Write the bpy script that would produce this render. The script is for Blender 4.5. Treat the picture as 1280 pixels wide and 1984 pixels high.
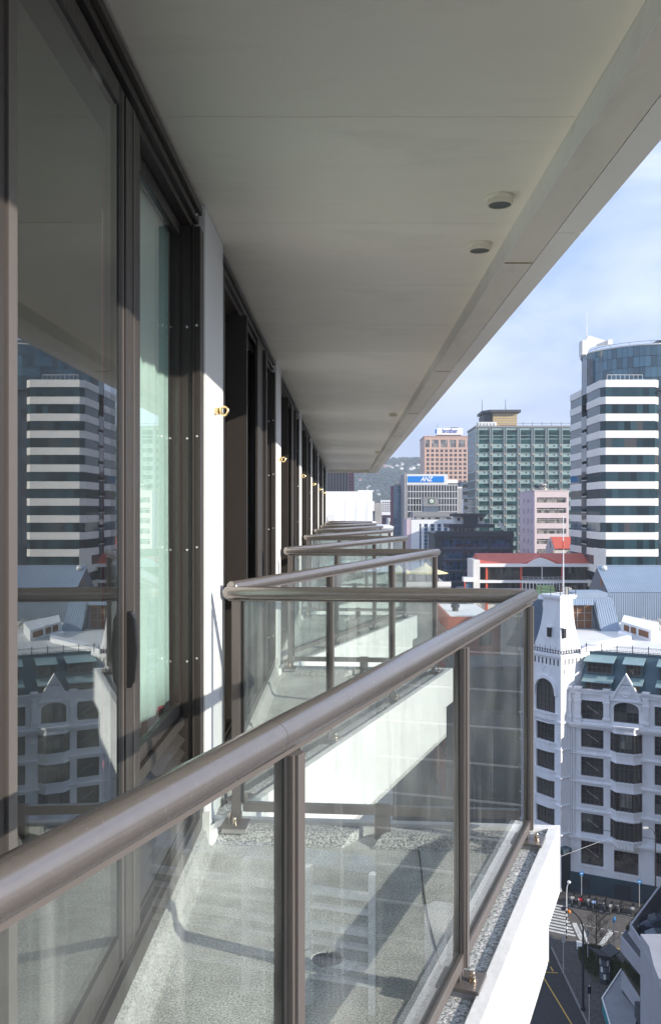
import bpy, bmesh, math, random
from mathutils import Vector, Matrix
R = math.radians
random.seed(7)
S = bpy.context.scene
for o in list(bpy.data.objects): bpy.data.objects.remove(o)
COL = S.collection

# ------------------------------------------------------------------ camera, world, sun, exposure
EYE = 44.0                     # camera height above the street
CX, CY, FP = 669.0, 988.0, 1750.0
cam_d = bpy.data.cameras.new('camera'); cam = bpy.data.objects.new('camera', cam_d); COL.objects.link(cam)
cam.location = (0, 0, EYE); cam.rotation_euler = (R(90), 0, 0)
cam_d.sensor_fit = 'HORIZONTAL'; cam_d.sensor_width = 36; cam_d.lens = 36 * FP / 1280
cam_d.shift_x = (640 - CX) / 1280; cam_d.shift_y = -(992 - CY) / 1280
cam_d.clip_start = 0.02; cam_d.clip_end = 20000
S.camera = cam

SUN = Vector((1.0, -0.47, 0.385)).normalized()      # towards the sun
elev = math.asin(SUN.z); azim = math.atan2(SUN.x, SUN.y)
W = bpy.data.worlds.new('World'); S.world = W; W.use_nodes = True
nt = W.node_tree; nt.nodes.clear()
out = nt.nodes.new('ShaderNodeOutputWorld'); bg = nt.nodes.new('ShaderNodeBackground')
sky = nt.nodes.new('ShaderNodeTexSky'); sky.sky_type = 'NISHITA'; sky.sun_disc = False
sky.sun_elevation = elev; sky.sun_rotation = azim; sky.air_density = 1.0; sky.dust_density = 1.4; sky.ozone_density = 1.6
tc = nt.nodes.new('ShaderNodeTexCoord'); mp = nt.nodes.new('ShaderNodeMapping'); mp.inputs['Scale'].default_value = (1.0, 1.0, 3.2)
nz = nt.nodes.new('ShaderNodeTexNoise'); nz.inputs['Scale'].default_value = 3.1; nz.inputs['Detail'].default_value = 9; nz.inputs['Roughness'].default_value = .56; nz.inputs['Distortion'].default_value = .5
cr = nt.nodes.new('ShaderNodeValToRGB'); cr.color_ramp.elements[0].position = .36; cr.color_ramp.elements[1].position = .72
cr.color_ramp.elements[0].color = (.0, .0, .0, 1); cr.color_ramp.elements[1].color = (.75, .75, .75, 1)
mx = nt.nodes.new('ShaderNodeMixRGB'); mx.inputs[2].default_value = (12.2, 13.2, 15.8, 1)
L = nt.links.new
hb_ = nt.nodes.new('ShaderNodeMixRGB'); hb_.inputs[0].default_value = .62; hb_.inputs[2].default_value = (6.4, 9.2, 15.6, 1)
fg = nt.nodes.new('ShaderNodeMixRGB'); fg.inputs[2].default_value = (6.4, 7.7, 10.8, 1)
sx = nt.nodes.new('ShaderNodeSeparateXYZ'); fr_ = nt.nodes.new('ShaderNodeMapRange'); fr_.interpolation_type = 'SMOOTHSTEP'
fr_.inputs[1].default_value = .02; fr_.inputs[2].default_value = .22; fr_.inputs[3].default_value = .8; fr_.inputs[4].default_value = 0
L(tc.outputs['Generated'], sx.inputs[0]); L(sx.outputs['Z'], fr_.inputs[0]); L(fr_.outputs[0], fg.inputs[0]); L(hb_.outputs[0], fg.inputs[1])
L(tc.outputs['Generated'], mp.inputs['Vector']); L(mp.outputs[0], nz.inputs['Vector']); L(nz.outputs[0], cr.inputs[0])
L(cr.outputs[0], mx.inputs[0]); L(sky.outputs[0], hb_.inputs[1]); L(fg.outputs[0], mx.inputs[1]); L(mx.outputs[0], bg.inputs[0]); L(bg.outputs[0], out.inputs[0])
bg.inputs[1].default_value = 0.058

sd = bpy.data.lights.new('sun', 'SUN'); sd.energy = 5.0; sd.angle = R(.5); sd.color = (1.0, .93, .83)
sun = bpy.data.objects.new('sun', sd); COL.objects.link(sun); sun.location = (60, -40, 90)
sun.rotation_euler = SUN.to_track_quat('Z', 'Y').to_euler()
S.view_settings.view_transform = 'Standard'; S.view_settings.look = 'None'
S.view_settings.exposure = 0.72; S.view_settings.gamma = 1; S.view_settings.use_curve_mapping = False
cy = S.cycles
cy.max_bounces = 9; cy.diffuse_bounces = 4; cy.glossy_bounces = 4; cy.transmission_bounces = 4; cy.transparent_max_bounces = 28
cy.volume_bounces = 0
cy.use_denoising = True; cy.caustics_reflective = False; cy.caustics_refractive = False

# ------------------------------------------------------------------ materials
def nodes(name):
    m = bpy.data.materials.new(name); m.use_nodes = True
    return m, m.node_tree, m.node_tree.nodes['Principled BSDF']
def P(name, col, rough=.6, metal=0, var=.12, scale=3.0, bump=0, bscale=None, spec=.5, stretch=None, per=0, stain=0, sscale=1.3):
    m, t, b = nodes(name)
    b.inputs['Roughness'].default_value = rough; b.inputs['Metallic'].default_value = metal
    b.inputs['Specular IOR Level'].default_value = spec
    tcn = t.nodes.new('ShaderNodeTexCoord'); mpn = t.nodes.new('ShaderNodeMapping')
    if stretch: mpn.inputs['Scale'].default_value = stretch
    t.links.new(tcn.outputs['Object'], mpn.inputs[0])
    n = t.nodes.new('ShaderNodeTexNoise'); n.inputs['Scale'].default_value = scale; n.inputs['Detail'].default_value = 7; n.inputs['Roughness'].default_value = .62
    t.links.new(mpn.outputs[0], n.inputs['Vector'])
    r = t.nodes.new('ShaderNodeMapRange'); r.inputs[1].default_value = .3; r.inputs[2].default_value = .7
    r.inputs[3].default_value = 1 - var; r.inputs[4].default_value = 1 + var
    t.links.new(n.outputs[0], r.inputs[0])
    src = r.outputs[0]
    if stain:
        n9 = t.nodes.new('ShaderNodeTexNoise'); n9.inputs['Scale'].default_value = sscale; n9.inputs['Detail'].default_value = 9; n9.inputs['Roughness'].default_value = .7; n9.inputs['Distortion'].default_value = .6
        t.links.new(mpn.outputs[0], n9.inputs['Vector']); r9 = t.nodes.new('ShaderNodeMapRange'); r9.inputs[1].default_value = .52; r9.inputs[2].default_value = .72; r9.inputs[3].default_value = 1; r9.inputs[4].default_value = 1 - stain
        t.links.new(n9.outputs[0], r9.inputs[0]); m9 = t.nodes.new('ShaderNodeMath'); m9.operation = 'MULTIPLY'; t.links.new(src, m9.inputs[0]); t.links.new(r9.outputs[0], m9.inputs[1]); src = m9.outputs[0]
    rv = t.nodes.new('ShaderNodeMapRange'); rv.inputs[1].default_value = .3; rv.inputs[2].default_value = .7; rv.inputs[3].default_value = rough * .8; rv.inputs[4].default_value = min(1, rough * 1.3)
    n8 = t.nodes.new('ShaderNodeTexNoise'); n8.inputs['Scale'].default_value = scale * 2.7; n8.inputs['Detail'].default_value = 8; n8.inputs['Roughness'].default_value = .75
    t.links.new(mpn.outputs[0], n8.inputs['Vector']); t.links.new(n8.outputs[0], rv.inputs[0]); t.links.new(rv.outputs[0], b.inputs['Roughness'])
    if per:
        oi = t.nodes.new('ShaderNodeObjectInfo'); r2 = t.nodes.new('ShaderNodeMapRange')
        r2.inputs[3].default_value = 1 - per; r2.inputs[4].default_value = 1 + per
        t.links.new(oi.outputs['Random'], r2.inputs[0])
        mm = t.nodes.new('ShaderNodeMath'); mm.operation = 'MULTIPLY'
        t.links.new(src, mm.inputs[0]); t.links.new(r2.outputs[0], mm.inputs[1]); src = mm.outputs[0]
    v = t.nodes.new('ShaderNodeVectorMath'); v.operation = 'SCALE'; v.inputs[0].default_value = col
    t.links.new(src, v.inputs['Scale']); t.links.new(v.outputs[0], b.inputs['Base Color'])
    if bump:
        n2 = t.nodes.new('ShaderNodeTexNoise'); n2.inputs['Scale'].default_value = bscale or scale * 6; n2.inputs['Detail'].default_value = 4
        t.links.new(mpn.outputs[0], n2.inputs['Vector'])
        bp = t.nodes.new('ShaderNodeBump'); bp.inputs['Strength'].default_value = bump; bp.inputs['Distance'].default_value = .02
        t.links.new(n2.outputs[0], bp.inputs['Height']); t.links.new(bp.outputs[0], b.inputs['Normal'])
    return m
def GRAIN(name, dark, light, scale, rough=.9, bump=.4, blotch=.15, mid=.5, wid=.16):
    m, t, b = nodes(name); b.inputs['Roughness'].default_value = rough
    tcn = t.nodes.new('ShaderNodeTexCoord')
    n = t.nodes.new('ShaderNodeTexNoise'); n.inputs['Scale'].default_value = scale; n.inputs['Detail'].default_value = 1.5; n.inputs['Roughness'].default_value = .8
    n2 = t.nodes.new('ShaderNodeTexNoise'); n2.inputs['Scale'].default_value = 2.3; n2.inputs['Detail'].default_value = 6
    n3 = t.nodes.new('ShaderNodeTexNoise'); n3.inputs['Scale'].default_value = 14; n3.inputs['Detail'].default_value = 6
    for q in (n, n2, n3): t.links.new(tcn.outputs['Object'], q.inputs['Vector'])
    r = t.nodes.new('ShaderNodeValToRGB'); e = r.color_ramp.elements
    e[0].position = mid - wid; e[1].position = mid + wid; e[0].color = (*dark, 1); e[1].color = (*light, 1)
    t.links.new(n.outputs[0], r.inputs[0])
    def mr(q, lo, hi):
        k = t.nodes.new('ShaderNodeMapRange'); k.inputs[1].default_value = .3; k.inputs[2].default_value = .7
        k.inputs[3].default_value = lo; k.inputs[4].default_value = hi; t.links.new(q.outputs[0], k.inputs[0]); return k
    a = mr(n2, 1 - blotch, 1 + blotch); c = mr(n3, 1 - blotch * .7, 1 + blotch * .7)
    mm = t.nodes.new('ShaderNodeMath'); mm.operation = 'MULTIPLY'; t.links.new(a.outputs[0], mm.inputs[0]); t.links.new(c.outputs[0], mm.inputs[1])
    v = t.nodes.new('ShaderNodeVectorMath'); v.operation = 'SCALE'
    t.links.new(r.outputs[0], v.inputs[0]); t.links.new(mm.outputs[0], v.inputs['Scale']); t.links.new(v.outputs[0], b.inputs['Base Color'])
    bp = t.nodes.new('ShaderNodeBump'); bp.inputs['Strength'].default_value = bump; bp.inputs['Distance'].default_value = .004
    t.links.new(n.outputs[0], bp.inputs['Height']); t.links.new(bp.outputs[0], b.inputs['Normal'])
    return m
def CLEAR(name, tint, ior=1.5, rough=.0, dirt=.045):
    """thin clear pane: straight-through light plus Fresnel reflection, a little dust"""
    m = bpy.data.materials.new(name); m.use_nodes = True; t = m.node_tree; t.nodes.clear()
    o = t.nodes.new('ShaderNodeOutputMaterial'); tr = t.nodes.new('ShaderNodeBsdfTransparent'); gl = t.nodes.new('ShaderNodeBsdfGlossy')
    df = t.nodes.new('ShaderNodeBsdfDiffuse'); df.inputs[0].default_value = (.6, .62, .6, 1)
    tr.inputs[0].default_value = (*tint, 1); gl.inputs['Roughness'].default_value = rough; gl.inputs[0].default_value = (1, 1, 1, 1)
    geo = t.nodes.new('ShaderNodeNewGeometry')
    # same index on both faces of the pane
    mi = t.nodes.new('ShaderNodeMath'); mi.operation = 'MULTIPLY_ADD'
    mi.inputs[1].default_value = (1 / ior - ior) * 1.0; mi.inputs[2].default_value = ior
    t.links.new(geo.outputs['Backfacing'], mi.inputs[0])
    m1 = t.nodes.new('ShaderNodeMixShader'); m2 = t.nodes.new('ShaderNodeMixShader')
    fm = t.nodes.new('ShaderNodeMath'); fm.operation = 'MINIMUM'; fm.inputs[1].default_value = .6
    lf = t.nodes.new('ShaderNodeFresnel'); lf.inputs[0].default_value = ior
    # Fresnel node inverts ior on back faces by itself, so feed the inverse there
    t.links.new(mi.outputs[0], lf.inputs[0]); t.links.new(lf.outputs[0], fm.inputs[0])
    tcn = t.nodes.new('ShaderNodeTexCoord'); n = t.nodes.new('ShaderNodeTexNoise'); n.inputs['Scale'].default_value = 2.5; n.inputs['Detail'].default_value = 8
    t.links.new(tcn.outputs['Object'], n.inputs['Vector'])
    k = t.nodes.new('ShaderNodeMapRange'); k.inputs[1].default_value = .45; k.inputs[2].default_value = .8; k.inputs[3].default_value = dirt * .3; k.inputs[4].default_value = dirt * 2.5
    t.links.new(n.outputs[0], k.inputs[0])
    mp2 = t.nodes.new('ShaderNodeMapping'); mp2.inputs['Scale'].default_value = (1, 1, .05); t.links.new(tcn.outputs['Object'], mp2.inputs[0])
    n5 = t.nodes.new('ShaderNodeTexNoise'); n5.inputs['Scale'].default_value = 26; n5.inputs['Detail'].default_value = 4; t.links.new(mp2.outputs[0], n5.inputs['Vector'])
    k5 = t.nodes.new('ShaderNodeMapRange'); k5.inputs[1].default_value = .60; k5.inputs[2].default_value = .78; k5.inputs[3].default_value = 0; k5.inputs[4].default_value = dirt * 3.2
    t.links.new(n5.outputs[0], k5.inputs[0]); ka = t.nodes.new('ShaderNodeMath'); ka.operation = 'ADD'; t.links.new(k.outputs[0], ka.inputs[0]); t.links.new(k5.outputs[0], ka.inputs[1]); k = ka
    t.links.new(k.outputs[0], m1.inputs[0]); t.links.new(tr.outputs[0], m1.inputs[1]); t.links.new(df.outputs[0], m1.inputs[2])
    t.links.new(fm.outputs[0], m2.inputs[0]); t.links.new(m1.outputs[0], m2.inputs[1]); t.links.new(gl.outputs[0], m2.inputs[2])
    t.links.new(m2.outputs[0], o.inputs[0])
    return m
def DGLASS(name, col, rough=.06, cell=(1.2, 1.2, 1.2), var=.5, spec=1.0, rnd=0.0):
    """opaque dark facade glass whose tint changes from pane to pane (blinds, rooms)"""
    m, t, b = nodes(name); b.inputs['Roughness'].default_value = rough; b.inputs['Specular IOR Level'].default_value = spec
    b.inputs['IOR'].default_value = 1.5
    tcn = t.nodes.new('ShaderNodeTexCoord'); sn = t.nodes.new('ShaderNodeVectorMath'); sn.operation = 'SNAP'; sn.inputs[1].default_value = cell
    t.links.new(tcn.outputs['Object'], sn.inputs[0])
    oi = t.nodes.new('ShaderNodeObjectInfo'); ad = t.nodes.new('ShaderNodeVectorMath'); ad.operation = 'ADD'
    cb = t.nodes.new('ShaderNodeCombineXYZ'); mu = t.nodes.new('ShaderNodeMath'); mu.operation = 'MULTIPLY'; mu.inputs[1].default_value = 57
    t.links.new(oi.outputs['Random'], mu.inputs[0])
    t.links.new(mu.outputs[0], cb.inputs[0]); t.links.new(sn.outputs[0], ad.inputs[0]); t.links.new(cb.outputs[0], ad.inputs[1])
    wn = t.nodes.new('ShaderNodeTexWhiteNoise'); t.links.new(ad.outputs[0], wn.inputs['Vector'])
    r = t.nodes.new('ShaderNodeValToRGB'); e = r.color_ramp.elements
    lo = tuple(c * (1 - var) for c in col); hi = tuple(c * (1 + var) for c in col)
    e[0].color = (*lo, 1); e[1].color = (*hi, 1); e[0].position = .0; e[1].position = .9
    t.links.new(wn.outputs['Value'], r.inputs[0])
    if rnd:
        e2 = r.color_ramp.elements.new(.97); e2.color = (rnd, rnd, rnd * .95, 1)
    t.links.new(r.outputs[0], b.inputs['Base Color'])
    n = t.nodes.new('ShaderNodeTexNoise'); n.inputs['Scale'].default_value = .6
    t.links.new(tcn.outputs['Object'], n.inputs['Vector'])
    bp = t.nodes.new('ShaderNodeBump'); bp.inputs['Strength'].default_value = .12; bp.inputs['Distance'].default_value = .05
    t.links.new(n.outputs[0], bp.inputs['Height']); t.links.new(bp.outputs[0], b.inputs['Normal'])
    return m
M = dict(
 frame=P('brown_powdercoat', (.046, .039, .034), .40, .1, .03, 20, stretch=(1, 1, .2)),
 rail=P('handrail_satin_paint', (.27, .245, .23), .22, .7, .05, 30),
 post=P('post_satin_paint', (.17, .15, .138), .34, .35, .03, 14, stretch=(1, 1, .3)),
 black=P('black_plastic', (.012, .012, .013), .35),
 gasket=P('black_gasket', (.02, .02, .02), .6),
 white=P('white_wall_paint', (.80, .80, .78), .65, 0, .03, 1.6, bump=.06, bscale=60),
 soffit=P('white_soffit_paint', (.87, .815, .70), .42, 0, .04, 1.1, stain=.13, sscale=1.7, per=.02, stretch=(.5, 1.3, 1), bump=.03, bscale=9),
 beam=P('cream_beam_paint', (.74, .69, .59), .45, 0, .06, 2.0, stain=.2, sscale=2.2, stretch=(1, .4, 1)),
 beam2=P('pale_fascia_paint', (.82, .79, .74), .5, 0, .05, 2.2, stretch=(1, .4, 1)),
 fascia=P('white_fascia_paint', (.82, .82, .81), .5, 0, .02, 2.5, stain=.14, sscale=3.0, bump=.08, bscale=40),
 membrane=GRAIN('granule_membrane', (.27, .268, .255), (.76, .76, .725), 150, blotch=.2),
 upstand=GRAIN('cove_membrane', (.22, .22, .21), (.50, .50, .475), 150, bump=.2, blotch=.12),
 chips=GRAIN('stone_chip_membrane', (.13, .135, .14), (.72, .72, .71), 110, bump=.8, blotch=.05),
 brass=P('polished_brass', (.72, .56, .30), .25, 1, .05),
 steel=P('stainless_dome_nut', (.62, .52, .40), .2, 1, .05),
 screw=P('screw_head', (.8, .8, .78), .3, 1),
 teal=P('aqua_curtain_cloth', (.66, .86, .78), .9, 0, .05, 9, bump=.1, bscale=200),
 red=P('crimson_curtain_cloth', (.32, .05, .07), .9, 0, .08, 9),
  darkred=P('dimmed_crimson_cloth', (.10, .015, .02), .9), darkteal=P('dimmed_aqua_cloth', (.10, .17, .15), .9), room=P('room_plaster', (.30, .29, .27), .8),  # curtain cloth darkened in colour so sunlit streaks behind the door stay dim
 pane=CLEAR('clear_balustrade_glass', (.962, .985, .975)),
 winglass=CLEAR('window_glass', (.92, .95, .94), ior=1.52, dirt=.004),
 asphalt=GRAIN('asphalt', (.025, .025, .026), (.055, .054, .053), 9, bump=.1, blotch=.16), sunlit_asphalt=GRAIN('sun_lightened_asphalt', (.085, .075, .065), (.15, .135, .12), 9, bump=.1, blotch=.22),  # main road coloured darker for shade, cross road coloured lighter for sunlight
 paving=GRAIN('footpath_paving', (.05, .045, .043), (.10, .092, .086), 5, bump=.1, blotch=.2),
 kerb=P('kerb_stone', (.22, .21, .2), .8), line=P('white_road_paint', (.62, .62, .58), .7, var=.25, scale=2),
 yline=P('yellow_road_paint', (.60, .38, .06), .7, var=.2, scale=2),
 grass=P('grass_verge', (.05, .06, .02), .9, 0, .5, 2.0, bump=.6, bscale=9), soil=P('planted_soil', (.05, .042, .03), .95, 0, .4, 1.2),
 city=P('city_ground', (.09, .09, .09), .9, 0, .3, .05),
 hotel=P('white_render', (.82, .82, .83), .7, 0, .05, .5, stain=.2, sscale=.55, stretch=(1, 1, .35), bump=.1, bscale=3),
 hotel_trim=P('white_moulding', (.84, .84, .85), .65, 0, .05, .7),
 plinth=P('teal_plinth_paint', (.035, .065, .085), .5, 0, .2, .6),
 mansard=P('slate_green_mansard', (.075, .135, .16), .5, 0, .14, .5, stretch=(1, 1, .4)), awning=P('pale_green_metal', (.25, .36, .37), .45, 0, .1, 1),
 iron=P('dark_ironwork', (.02, .022, .03), .5), wframe=P('bronze_window_frame', (.12, .10, .085), .5),
 hglass=DGLASS('hotel_window_glass', (.050, .046, .042), .08, (50, 50, 50), .6, .8, .16),
 slate=P('blue_slate_cladding', (.10, .135, .18), .55), bluegrey=P('blue_grey_steel_roofing', (.30, .37, .45), .45, .1, .07, .3),
 bluedark=P('dark_blue_grey_cladding', (.10, .13, .17), .6), louvre=P('rust_brown_louvre', (.22, .10, .045), .6, 0, .2, 1.5),
 green=P('green_steel_roofing', (.11, .19, .10), .5), redroof=P('red_steel_roofing', (.55, .10, .055), .5, .0, .08, .4),
 redcol=P('red_column_paint', (.60, .10, .05), .5), offwhite=P('off_white_panel', (.72, .71, .68), .6, 0, .04, .4),
 tband=P('cream_precast_band', (.80, .79, .74), .6, 0, .03, .3), tglass=DGLASS('tower_blue_glass', (.018, .045, .055), .05, (1.3, 40, 3.57), .7, .3, .07),
 cglass=DGLASS('tower_cylinder_glass', (.05, .12, .16), .08, (50, 50, 50), .5, 1), dglass=DGLASS('dark_grid_glass', (.03, .045, .06), .06, (1.4, 1.4, 1.7), .5, 1),
 gglass=DGLASS('green_office_glass', (.012, .045, .042), .08, (50, 50, 50), .65, .3), gpanel=P('pale_green_panel', (.27, .37, .345), .4, 0, .07, .3, per=.08),
 gframe=P('grey_green_mullion', (.30, .33, .32), .5), node=P('tan_node_block', (.36, .30, .25), .6),
 tan=P('tan_penthouse_panel', (.50, .38, .17), .6), darkroof=P('dark_roof_slab', (.05, .055, .06), .6),
 pinktower=P('salmon_granite', (.60, .39, .29), .55, 0, .06, .1), ptglass=DGLASS('brown_window_glass', (.07, .05, .05), .1, (50, 50, 50), .5, .7),
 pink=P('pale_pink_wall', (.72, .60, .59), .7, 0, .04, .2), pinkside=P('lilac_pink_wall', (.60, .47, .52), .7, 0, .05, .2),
 pglass=DGLASS('office_glass_with_blinds', (.20, .19, .17), .15, (.8, 30, 30), .7, .5),
 anzgrid=P('white_mullion_grid', (.62, .62, .62), .5), blueglass=DGLASS('blue_curtain_wall', (.08, .16, .26), .05, (1.5, 1.5, 3), .25, 1),
 signblue=P('sign_blue', (.0, .20, .62), .4, var=.02), signwhite=P('sign_white', (.82, .82, .82), .5, var=.02), textblue=P('lettering_blue', (.02, .06, .35), .5, var=0),
 navy=P('dark_navy_panel', (.028, .034, .045), .45, 0, .2, .2), navyglass=DGLASS('navy_window_glass', (.02, .05, .10), .08, (1.6, 40, 40), .8, 1),
 concrete=P('grey_concrete', (.33, .32, .31), .8, 0, .14, .4, bump=.15), greycap=P('grey_parapet', (.25, .25, .25), .7),
 deckwhite=P('white_carpark_wall', (.36, .36, .385), .7, 0, .08, .5), deckcap=P('dark_walkway_membrane', (.06, .065, .075), .8), deckdark=P('carpark_deck', (.07, .07, .075), .85),
 canopy=P('grey_canopy_roof', (.22, .23, .25), .6, 0, .12, .8), tealtrim=P('teal_trim', (.02, .22, .25), .5),
 brick=P('terracotta_brick', (.34, .12, .08), .8, 0, .18, 1.5), fold=P('white_folded_panel', (.83, .83, .82), .6, 0, .03, .3),
 browntower=P('dark_brown_curtain_wall', (.05, .035, .032), .3), maroon=P('maroon_granite', (.22, .08, .10), .5),
 hill=P('bush_covered_hill', (.035, .055, .035), .95, 0, .55, .02, bump=1, bscale=.09), hilltree=P('hillside_tree_foliage', (.028, .045, .028), .95, 0, .4, .05),
 bark=P('bare_tree_bark', (.06, .045, .035), .9), carblue=P('dark_blue_car_paint', (.015, .025, .06), .15, .3, .02), carteal=P('dark_teal_car_paint', (.02, .05, .06), .15, .3, .02),
 tyre=P('tyre_rubber', (.02, .02, .02), .8), chrome=P('chrome_parts', (.6, .6, .6), .25, 1), cyan=P('blue_sign_face', (.03, .22, .55), .5, var=.03),
 orange=None, tent=P('cream_tent_canvas', (.72, .62, .34), .8), bikered=P('red_fairing', (.35, .01, .02), .3), bikeblue=P('pale_blue_fairing', (.2, .32, .6), .3), bikesilver=P('silver_fairing', (.5, .5, .5), .3, .5),
 silver=P('silver_pole_paint', (.60, .60, .60), .4, .3), joint=P('rusty_joint_sealant', (.34, .26, .17), .7, 0, .5, 14), blockband=P('pale_block_band', (.80, .80, .78), .7), ledge=P('shade_darkened_ledge', (.15, .145, .16), .8), orangeglobe=P('orange_beacon_globe', (.85, .25, .02), .35), vent=P('weathered_vent_metal', (.40, .38, .34), .6),  # ledge grey darkened to stand for shade on the ledge ends
)
del M['orange']

# ------------------------------------------------------------------ mesh helpers
def prop(o, label=None, cat=None, group=None, kind=None):
    if label: o['label'] = label
    if cat: o['category'] = cat
    if group: o['group'] = group
    if kind: o['kind'] = kind
    return o
def link(name, me, parent=None, loc=(0, 0, 0), rot=None):
    o = bpy.data.objects.new(name, me); COL.objects.link(o)
    if parent: o.parent = parent
    o.location = loc
    if rot: o.rotation_euler = rot
    return o
def thing(name, label, cat, loc=(0, 0, 0), rz=0, group=None):
    o = link(name, None, None, loc, (0, 0, rz)); o.empty_display_size = .2
    return prop(o, label, cat, group)
class MB:
    def __init__(s): s.v = []; s.f = []; s.sm = False
    def poly(s, pts):
        n = len(s.v); s.v += [tuple(p) for p in pts]; s.f.append(tuple(range(n, n + len(pts)))); return s
    def box(s, x0, x1, y0, y1, z0, z1):
        n = len(s.v)
        s.v += [(x, y, z) for z in (z0, z1) for y in (y0, y1) for x in (x0, x1)]
        s.f += [tuple(n + i for i in q) for q in ((0, 2, 3, 1), (4, 5, 7, 6), (0, 1, 5, 4), (2, 6, 7, 3), (0, 4, 6, 2), (1, 3, 7, 5))]; return s
    def prism(s, poly, z0, z1, top=None):
        n = len(s.v); k = len(poly); top = top or poly
        s.v += [(p[0], p[1], z0) for p in poly] + [(p[0], p[1], z1) for p in top]
        s.f.append(tuple(range(n + k - 1, n - 1, -1))); s.f.append(tuple(range(n + k, n + 2 * k)))
        for i in range(k):
            j = (i + 1) % k; s.f.append((n + i, n + j, n + k + j, n + k + i))
        return s
    def loft(s, rings, cap=True, closed=True):
        n = len(s.v); k = len(rings[0])
        for r in rings: s.v += [tuple(p) for p in r]
        for a in range(len(rings) - 1):
            for i in range(k if closed else k - 1):
                j = (i + 1) % k
                s.f.append((n + a * k + i, n + a * k + j, n + (a + 1) * k + j, n + (a + 1) * k + i))
        if cap and closed:
            s.f.append(tuple(range(n + k - 1, n - 1, -1))); s.f.append(tuple(range(n + (len(rings) - 1) * k, n + len(rings) * k)))
        return s
    def tube(s, p0, p1, r0, r1=None, n=8, ext=0):
        r1 = r0 if r1 is None else r1
        p0 = Vector(p0); p1 = Vector(p1); d = (p1 - p0).normalized()
        a = d.orthogonal().normalized(); b = d.cross(a)
        return s.loft([[p + r * (math.cos(t) * a + math.sin(t) * b) for t in [2 * math.pi * i / n for i in range(n)]] for p, r in ((p0 - d * ext, r0), (p1 + d * ext, r1))])
    def path(s, pts, rs, n=8):
        pts = [Vector(p) for p in pts]; rings = []
        a = None
        for i, p in enumerate(pts):
            d = (pts[min(i + 1, len(pts) - 1)] - pts[max(i - 1, 0)]).normalized()
            a = d.orthogonal().normalized() if a is None else (a - d * a.dot(d)).normalized()
            b = d.cross(a); r = rs[i] if isinstance(rs, (list, tuple)) else rs
            rings.append([p + r * (math.cos(t) * a + math.sin(t) * b) for t in [2 * math.pi * j / n for j in range(n)]])
        return s.loft(rings)
    def lathe(s, c, prof, n=16):
        c = Vector(c)
        return s.loft([[c + Vector((r * math.cos(2 * math.pi * i / n), r * math.sin(2 * math.pi * i / n), z)) for i in range(n)] for r, z in prof])
    def grid(s, fn, nu, nv):
        n = len(s.v)
        for j in range(nv + 1):
            for i in range(nu + 1): s.v.append(tuple(fn(i / nu, j / nv)))
        for j in range(nv):
            for i in range(nu):
                a = n + j * (nu + 1) + i; s.f.append((a, a + 1, a + nu + 2, a + nu + 1))
        return s
    def mesh(s, name, mat, smooth=False, fix=True, bev=0):
        me = bpy.data.meshes.new(name); me.from_pydata(s.v, [], s.f); me.materials.append(M[mat] if isinstance(mat, str) else mat)
        if fix or bev:
            bm = bmesh.new(); bm.from_mesh(me)
            if fix: bmesh.ops.recalc_face_normals(bm, faces=bm.faces)
            if bev:
                bmesh.ops.bevel(bm, geom=[e for e in bm.edges if e.calc_face_angle(0) > .5], offset=bev, segments=2, affect='EDGES', profile=.6)
            bm.to_mesh(me); bm.free()
        if smooth:
            for p in me.polygons: p.use_smooth = True
            try: me.set_sharp_from_angle(angle=R(42))
            except Exception: pass
        return me
    def obj(s, name, mat, parent=None, loc=(0, 0, 0), rot=None, **k):
        return link(name, s.mesh(name, mat, **k), parent, loc, rot)
_bc = {}
def boxo(name, mat, parent, x0, x1, y0, y1, z0, z1, bev=0):
    """one box as a part, mesh shared between equal sizes"""
    key = (name, mat, round(x1 - x0, 3), round(y1 - y0, 3), round(z1 - z0, 3), bev)
    if key not in _bc:
        a, b, c = (x1 - x0) / 2, (y1 - y0) / 2, (z1 - z0) / 2
        _bc[key] = MB().box(-a, a, -b, b, -c, c).mesh(name, mat, bev=bev, fix=bool(bev))
    return link(name, _bc[key], parent, ((x0 + x1) / 2, (y0 + y1) / 2, (z0 + z1) / 2))
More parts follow.
